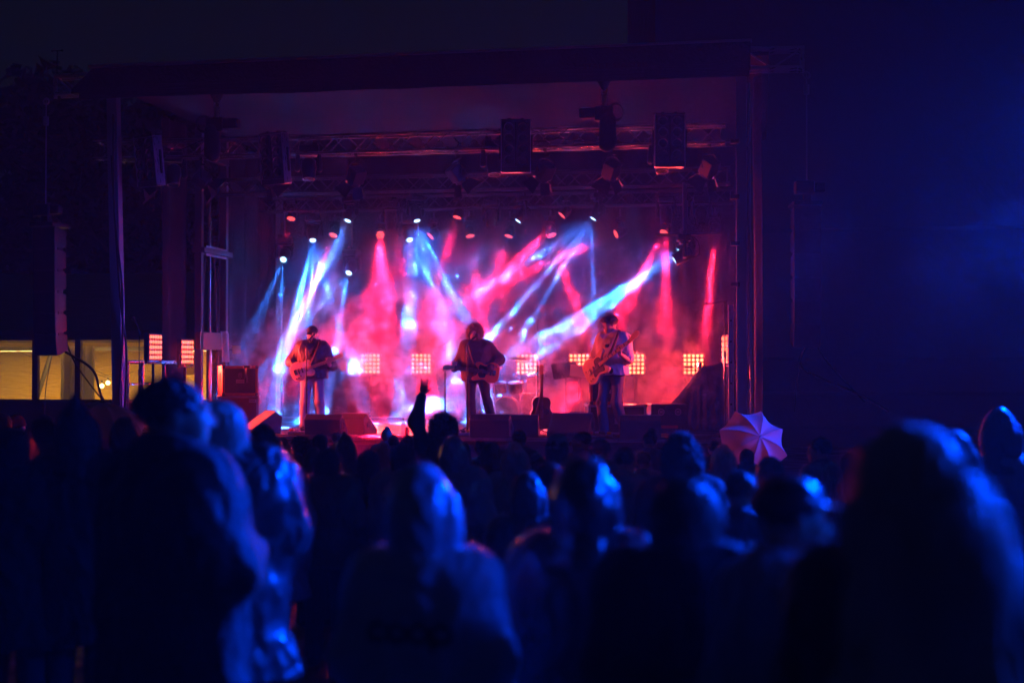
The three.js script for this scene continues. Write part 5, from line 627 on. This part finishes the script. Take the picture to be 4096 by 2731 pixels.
{ const p = person('tall person with long dark hair edged in bright blue, nearest of all', [4.307,1.913,19.899], -14, { head: 'long', coat: 'hoodie', c: [0.02, 0.022, 0.03], rough: 0.5, hc: [0.42, 0.36, 0.34], wide: 1.0, big: 1.14 }); const f = caps([cap([0.03, 0.02, 0.06], [0.11, -0.16, 0.1], 0.1, 0.09), cap([0.11, -0.16, 0.1], [0.19, -0.46, 0.14], 0.09, 0.07), cap([0, -0.05, 0.08], [0.03, -0.46, 0.15], 0.1, 0.09), cap([-0.05, -0.05, 0.07], [-0.09, -0.4, 0.12], 0.08, 0.06)], 0.05);
  const h = part('hair', merge([nets((x, y, z) => f(x, y, z) + 0.02 * noise(x * 46, y * 6, z * 46) + 0.008 * noise(x * 110, y * 12, z * 110), [-0.25, -0.58, -0.08], [0.36, 0.16, 0.3], 0.008), strands(900, [0.09, -0.12, 0.1], [0.13, 0.2, 0.12], 0.2, 0.7, 0.1, 0.3)]), hairM([0.42, 0.36, 0.34]), p); h.position.set(0, 1.63, 0); }
person('person in a big fuzzy hood rimmed in magenta', [3.601,1.694,15.501], 4, { head: 'fur', coat: 'puffer', c: [0.05, 0.04, 0.05], hw: [0.1, 0.07, 0.08], hr: 0.95 });
person('person in a pale knitted beanie and dark jacket', [2.554,1.558,12.737], -5, { head: 'beanie', coat: 'jacket', c: [0.025, 0.025, 0.03], hw: [0.3, 0.28, 0.3], hr: 0.95, under: 'bob', hc: HB });
person('person in a clear pink lit rain hood with dark hair inside', [2.343,1.516,13.281], 0, { head: 'wide', coat: 'poncho', c: [0.5, 0.45, 0.5], film: 0.45, hfilm: 0.6, hw: [0.7, 0.6, 0.65], under: 'bob', hc: HB });
person('person in a rust brown hood next to the clear pink hood', [1.995,1.452,12.325], 6, { head: 'hood', coat: 'raincoat', c: [0.1, 0.05, 0.02], rough: 0.8, hw: [0.14, 0.065, 0.02], hr: 0.8 });
{ const p = person('person in a violet shining rain cape with a number on the back', [2.059,1.577,13.941], -10, { head: 'hood', coat: 'poncho', c: [0.16, 0.14, 0.24], rough: 0.3, wet: 1, hw: [0.2, 0.16, 0.3], hwet: 1, hr: 0.3 }); printOn(p, 'lettering', POSES.stand, 'poncho', (c, W, H) => { c.fillStyle = '#26233c'; c.fillRect(0, 0, W, H); c.fillStyle = '#07060c'; c.font = 'bold 120px monospace'; c.textBaseline = 'middle'; c.fillText('70', 12, H / 2, W - 24); }, 0.24, 0.2, -0.02, 1.12, 1); }
person('curly haired person raising one arm high towards the singer', [1.364,1.653,11.22], 0, { head: 'curly', coat: 'jacket', pose: 'raised', c: [0.03, 0.022, 0.02], hc: [0.016, 0.01, 0.008], hp: 0.1 });
{ const p = person('person with straight dark hair and pale jacket lettered on the back', [1.679,1.538,13.803], 4, { head: 'bob', coat: 'raincoat', c: [0.2, 0.17, 0.22], rough: 0.5, wet: 0.5, hc: HB }); printOn(p, 'lettering', POSES.stand, 'raincoat', (c, W, H) => { c.fillStyle = '#0c0a12'; c.font = 'bold 84px sans-serif'; c.textBaseline = 'middle'; c.fillText('RAM', 6, H / 2, W - 12); }, 0.2, 0.08, -0.06, 1.3, 1); }
person('person with long black hair under the right side of a violet light', [1.178,1.429,12.873], 3, { head: 'long', coat: 'jacket', c: DK, hc: HB });
person('person with dark hair and a broad ochre collar on a dark jacket', [1.3,1.527,14.275], 6, { head: 'bob', coat: 'puffer', c: [0.05, 0.03, 0.03], rough: 0.45, wet: 0.5, hc: HB });
person('person in a mustard hood bending left of the ochre collar', [0.724,1.421,12.749], 30, { head: 'hood', coat: 'raincoat', c: [0.05, 0.07, 0.06], hw: [0.06, 0.08, 0.08], rough: 0.6 });
person('person with bushy black hair at the left end of the front rows', [-0.302,1.377,9.984], 10, { head: 'curly', coat: 'jacket', c: DK, hc: HB });
person('person with smooth dark hair rimmed in red, next to bushy hair', [-0.45,1.344,8.892], -8, { head: 'bob', coat: 'jacket', c: GREY, hc: HB });
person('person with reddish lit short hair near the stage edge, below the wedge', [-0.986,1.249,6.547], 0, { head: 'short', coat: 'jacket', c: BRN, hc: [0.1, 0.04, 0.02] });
person('person in a dark pointed hood before the black monitor wedge', [0.449,1.473,10.971], -6, { head: 'pointed', coat: 'raincoat', c: [0.03, 0.03, 0.045], rough: 0.5, wet: 0.6 });
person('person with a pale teal woolly hat and topknot at the stage edge', [-0.402,1.322,6.447], 5, { head: 'bun', coat: 'jacket', c: GREY, hc: [0.25, 0.3, 0.28] });
person('person with black hair below the drink can', [0.041,1.277,7.79], 0, { head: 'short', coat: 'hoodie', c: [0.08, 0.03, 0.04], hc: HB });
person('person with frizzy hair right of the drink can', [0.484,1.332,8.932], -8, { head: 'short', coat: 'jacket', c: NAVY, hc: [0.03, 0.02, 0.016] });
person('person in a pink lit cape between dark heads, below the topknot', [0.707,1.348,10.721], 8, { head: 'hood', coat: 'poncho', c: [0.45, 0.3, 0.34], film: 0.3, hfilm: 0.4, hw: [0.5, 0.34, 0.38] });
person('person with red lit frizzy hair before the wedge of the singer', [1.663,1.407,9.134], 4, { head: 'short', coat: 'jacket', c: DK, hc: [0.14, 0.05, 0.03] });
person('person reaching up in a wet dark jacket before the wedge of the singer', [1.372,1.326,9.589], 0, { head: 'short', coat: 'raincoat', pose: 'hold', c: [0.02, 0.03, 0.04], rough: 0.3, wet: 1, hc: HB });
person('person in a small shiny cap with turquoise highlights and orange scarf', [2.144,1.308,11.078], -16, { head: 'cap', coat: 'raincoat', c: [0.4, 0.06, 0.03], rough: 0.4, wet: 1, hw: [0.05, 0.05, 0.06], hr: 0.2 });
person('man in a dark cap with a yellow band, head turned left', [2.394,1.449,10.022], 60, { head: 'cap', coat: 'jacket', c: DK, hw: [0.03, 0.022, 0.012], hy: 0.4 });
person('person in a grey ribbed beanie left of the fuzzy hood', [2.699,1.443,11.187], 0, { head: 'beanie', coat: 'raincoat', c: [0.1, 0.07, 0.1], rough: 0.5, hw: [0.09, 0.07, 0.09], hr: 0.95 });
person('person with short dark hair and a grey jacket with straps', [3.082,1.48,13.151], -18, { head: 'short', coat: 'hoodie', c: [0.12, 0.12, 0.16], hc: HB });
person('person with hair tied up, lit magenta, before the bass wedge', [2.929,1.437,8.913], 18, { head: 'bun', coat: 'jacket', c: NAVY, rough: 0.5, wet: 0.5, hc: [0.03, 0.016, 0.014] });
person('person in a wet glinting rain hat, low between beanie and fuzzy hood', [3.027,1.323,10.925], 0, { head: 'cap', coat: 'raincoat', c: [0.03, 0.03, 0.05], rough: 0.3, wet: 1, hw: [0.04, 0.04, 0.05], hr: 0.2 });
person('person in a crumpled clear hood before the pale umbrella', [3.73,1.448,12.022], -6, { head: 'wide', coat: 'poncho', c: [0.2, 0.18, 0.24], film: 0.3, hfilm: 0.5, hw: [0.6, 0.55, 0.65], under: 'long', hc: [0.05, 0.04, 0.035] });
person('person with long dark hair below the pale umbrella', [4.06,1.472,13.793], 4, { head: 'long', coat: 'jacket', c: NAVY, hc: HB });
person('man in a dark rain jacket looking left, right of the umbrella', [4.455,1.484,11.693], 58, { head: 'short', coat: 'raincoat', c: [0.03, 0.035, 0.06], rough: 0.35, wet: 0.8, hc: HB, hy: 0.3 });
person('tall hooded person, faint in blue haze at the far side', [5.368,1.799,14.382], -6, { head: 'wide', coat: 'raincoat', c: [0.1, 0.12, 0.2], rough: 0.5, wet: 0.4, hw: [0.1, 0.12, 0.2] });
person('person in a dark hood with a raised collar beside the tall hooded one', [4.759,1.772,17.128], -20, { head: 'hood', coat: 'jacket', c: DK, hw: [0.02, 0.02, 0.03] });
person('person with a glinting pale cap in the haze, between two hoods', [5.347,1.595,12.961], -30, { head: 'cap', coat: 'jacket', c: NAVY, hw: [0.3, 0.3, 0.36], hr: 0.4 });
person('person in a red knitted beanie far behind, below the lit tent', [-3.728,1.522,9.061], -10, { head: 'beanie', coat: 'jacket', c: DK, hw: [0.5, 0.03, 0.02], hr: 0.95 });
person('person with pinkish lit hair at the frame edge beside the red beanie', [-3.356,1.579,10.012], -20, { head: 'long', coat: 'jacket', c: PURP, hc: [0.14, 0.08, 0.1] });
person('person with bulky dark hair, close at the frame edge below the tent', [0.269,1.733,16.286], 0, { head: 'bob', coat: 'parka', c: DK, hc: HB, wide: 1.2 });
person('person with dark hair below the hanging speaker column', [-1.452,1.666,12.727], 10, { head: 'bob', coat: 'jacket', c: [0.02, 0.024, 0.02], hc: HB });
person('person holding the clear umbrella by the side railing', [-1.985,1.565,10.585], 4, { head: 'short', coat: 'jacket', pose: 'hold', c: PURP, hc: HB });
person('person with violet lit shoulders between pointed hood and big man', [-0.386,1.67,13.557], -12, { head: 'hood', coat: 'raincoat', c: [0.1, 0.07, 0.16], hw: [0.08, 0.05, 0.1] });
person('person in a wet glossy hood at the corner of the red flight case', [-0.295,1.374,10.49], 0, { head: 'hood', coat: 'raincoat', c: [0.02, 0.02, 0.03], rough: 0.2, wet: 1, hw: [0.02, 0.02, 0.03], hr: 0.2, hwet: 1 });
person('person with dark hair holding up the pale umbrella, hidden below it', [3.864,1.192,8.137], -4, { head: 'bob', coat: 'jacket', pose: 'hold', c: DK, hc: HB });
person('person with short hair behind the fuzzy hood, near the stage corner', [3.517,1.251,7.792], 10, { head: 'short', coat: 'jacket', c: DK, hc: HB });
person('person with dark hair in the haze beside the rain jacket man', [4.742,1.308,10.625], 0, { head: 'bob', coat: 'hoodie', c: NAVY, hc: HB });
person('person with light hair low between lettered jacket and wet hood', [2.877,1.51,16.03], 4, { head: 'hood', coat: 'raincoat', c: [0.03, 0.035, 0.06], rough: 0.4, wet: 0.6, hw: [0.03, 0.034, 0.05] });
person('person in a slim dark coat standing behind the wet hooded person', [2.86,1.525,15.221], 0, { head: 'bob', coat: 'jacket', c: [0.03, 0.03, 0.045], hc: HB });
person('person in a dark coat seen between the capped head and the long haired one', [3.909,1.572,16.46], 6, { head: 'short', coat: 'raincoat', c: [0.05, 0.03, 0.05], rough: 0.4, wet: 0.7, hc: HB });
function umbrella(p, dir, r, mat, label) {
  const t = thing('umbrella', label, 'umbrella', p), d = v3(dir).normalize(); t.quaternion.setFromUnitVectors(UPV, d); const H = r * 0.5, n = 8, prof = (u) => H * (1 - u * u * 0.55 - 0.45 * u ** 4);
  for (let k = 0; k < n; k++) { const g = new THREE.PlaneGeometry(1, 1, 8, 10), q = g.attributes.position, uv = g.attributes.uv; for (let i = 0; i < q.count; i++) { const u = 0.02 + 0.98 * uv.getY(i), s = uv.getX(i), a = (k + s) * Math.PI * 2 / n, a0 = k * Math.PI * 2 / n, a1 = (k + 1) * Math.PI * 2 / n, c = V(Math.cos(a0), 0, Math.sin(a0)).lerp(V(Math.cos(a1), 0, Math.sin(a1)), s), sag = 1 - 0.06 * Math.sin(Math.PI * s) * u * u; q.setXYZ(i, c.x * r * u * sag, prof(u) - H - 0.055 * Math.sin(Math.PI * s) * u, c.z * r * u * sag); } g.computeVertexNormals(); part('panel', g, mat, t); part('rib', tube([0.02, 0.35, 0.7, 1].map((u) => [Math.cos(k * Math.PI / 4) * r * u, prof(u) - H - 0.008, Math.sin(k * Math.PI / 4) * r * u]), 0.004, 10, 4), M.steel, t); }
  part('shaft', bar([0, 0.03, 0], [0, -0.8, 0], 0.006), M.steel, t); part('handle', tube([[0, -0.74, 0], [0, -0.86, 0], [0.04, -0.89, 0], [0.06, -0.85, 0]], 0.012, 12, 6), M.rubber, t); part('tip', bar([0, 0, 0], [0, 0.06, 0], 0.007, 0.004), M.steel, t);
}
umbrella([3.996,1.147,4.661], [0.35, 0.4, 0.85], 0.47, phy([0.5, 0.47, 0.52], 0.6, { transmission: 0.5, thickness: 0, side: THREE.DoubleSide }), 'pale umbrella tilted back over the crowd at stage right'); umbrella([-1.929,1.7,10.781], [0.15, 1, 0.1], 0.42, phy([0.7, 0.68, 0.72], 0.35, { transmission: 0.55, thickness: 0, side: THREE.DoubleSide }), 'clear umbrella over the crowd by the side railing');

// ---------------------------------------------------------------- blue wash from a mast beside the field
function washLamp(p, tgt, I, half, label) {
  const d = V(...tgt).sub(V(...p)).normalize(), t = thing('wash_light', label, 'stage light', p, 0, 'blue wash lights on masts'); const h = part('housing', [lathe([[0, -0.25], [0.14, -0.24], [0.19, -0.1], [0.2, 0.02], [0.19, 0.02], [0.18, -0.03], [0, -0.03]], 24).rotateX(Math.PI / 2)], M.fixture, t); h.quaternion.setFromUnitVectors(V(0, 0, 1), d); part('lens', new THREE.CylinderGeometry(0.17, 0.17, 0.01, 24).rotateX(Math.PI / 2).translate(0, 0, -0.015), glow(0.2, 2, 12), h);
  part('mast', [bar([d.x * -0.3, -p[1], d.z * -0.3], [d.x * -0.3, 0.3, d.z * -0.3], 0.05), bar([d.x * -0.3, 0, d.z * -0.3], [0, 0, 0], 0.03)], M.galv, t); spot(add3(p, d.toArray(), 0.05), tgt, WASH, I, half, 0.8, 0.15);
}
washLamp([7.368,4.164,11.23], [3.805,1.589,18.509], I_WASH, 25, 'blue wash lamp on a mast beside the stage, outside the view');

washLamp([7.445,3.002,18.304], [3.46,1.546,18.975], 50, 40, 'added blue fill lamp for the near backs, on a mast outside the view');  // added lamp, brightens the backs and sides of the nearest people

washLamp([11.206,5.63,4.493], [-1.0, 1.2, 3.5], 850, 25, 'third blue wash lamp on a mast aimed at the stage front, outside the view');
// ---------------------------------------------------------------- smoke: fine particles hanging in clusters over the stage
function smoke(label, n, place, sig, size, perCluster = 300) {
  const pos = new Float32Array(perCluster * 9), gs = () => (R() + R() + R() - 1.5) * 1.15 * sig;
  for (let i = 0; i < perCluster; i++) { const c = [gs(), gs(), gs()]; for (let k = 0; k < 3; k++) for (let j = 0; j < 3; j++) pos[i * 9 + k * 3 + j] = c[j] + (R() - 0.5) * size * 1.8; }
  const g = new THREE.BufferGeometry(); g.setAttribute('position', new THREE.BufferAttribute(pos, 3)); g.computeVertexNormals();
  const im = new THREE.InstancedMesh(g, SMOKE, n); im.name = numbered('smoke'); im.userData = { kind: 'stuff', label }; const m = new THREE.Matrix4(), q = new THREE.Quaternion(), e = new THREE.Euler();
  for (let i = 0; i < n; i++) { let p, tries = 0; do { p = place(); } while (!p && ++tries < 400); e.set(R() * 6.28, R() * 6.28, R() * 6.28); const s = rr(0.7, 1.3); m.compose(V(...(p ?? [0, 2, -6])), q.setFromEuler(e), V(s, s, s)); im.setMatrixAt(i, m); }
  im.castShadow = im.receiveShadow = true; scene.add(im);
}
const SMOKE = phy(0.5, 1, { transmission: 0.5, thickness: 0, specularIntensity: 0, side: THREE.DoubleSide });
const billow = (x, y, z) => 0.62 * noise(x * 0.75, y * 0.9, z * 0.75) + 0.38 * noise(x * 1.9 + 5, y * 1.9, z * 1.9) + 0.22 * noise(x * 4.4, y * 4.4 + 9, z * 4.4);
seed = 4242;
smoke('thin haze filling the stage under the trusses', 1500, () => { const p = [rr(-6.5, 3.6), rr(0.9, 5.2), rr(-8, -0.6)], w = (p[2] < -5.2 ? 1 : p[2] < -3 ? 0.7 : 0.25) * (p[1] > 5.05 ? 0.4 : p[1] > 3.3 ? 0.8 : p[1] < 2.2 ? 0.2 : 0.6); return R() < w ? p : null; }, 0.3, 0.0024, 900);
smoke('dense billowing smoke behind the bearded guitarist and the singer', 4600, () => { const p = [rr(-6, 0.4), rr(0.9, 4.2), rr(-7.4, -2.6)]; const up = 3.9 - 0.32 * Math.abs(p[0] + 3.4) ** 1.5; if (p[1] > up || (p[1] < 1.9 && R() > (p[0] < -4 ? 0.15 : 0.4))) return null; return billow(...p) > 0.08 + 0.05 * (p[1] - 2) ? p : null; }, 0.08, 0.0026, 900);
smoke('fine haze round the lamps under the rear truss', 3700, () => { const p = [rr(-6, 3.6), rr(2.5, 5.4), rr(-8, -5.8)]; return R() < 0.9 * (p[1] - 2.5) * (1 + 0.4 * billow(...p)) ? p : null; }, 0.19, 0.0013, 2800);
smoke('low smoke drifting over the stage floor and round the drums', 2600, () => { const p = [rr(-1.5, 3.4), rr(0.9, 3.4), rr(-7.2, -2.6)]; if (p[1] > 1.2 + 2.6 * R() * R() + 0.5) return null; return billow(p[0] + 9, p[1], p[2]) > 0.1 ? p : null; }, 0.09, 0.0026, 800);
smoke('wisps of smoke curling through the blue rays', 500, () => { const p = [rr(-3, 3), rr(2.6, 4.6), rr(-7.2, -5.6)]; return billow(p[0] * 1.6 + 3, p[1] * 1.6, p[2] * 1.6) > 0.24 ? p : null; }, 0.06, 0.002, 600);
{ const c = [5.096,2.072,13.622]; smoke('thin blue smoke drifting over the crowd at the far side', 700, () => { const p = [c[0] + rr(-2.2, 1.6), c[1] + rr(-1.2, 1.9), c[2] + rr(-1.2, 1.2)]; return billow(p[0] * 1.1, p[1] * 0.9, p[2]) > 0.1 + 0.08 * Math.abs(p[1] - c[1]) ? p : null; }, 0.13, 0.0019, 220); }
renderer.render(scene, camera);
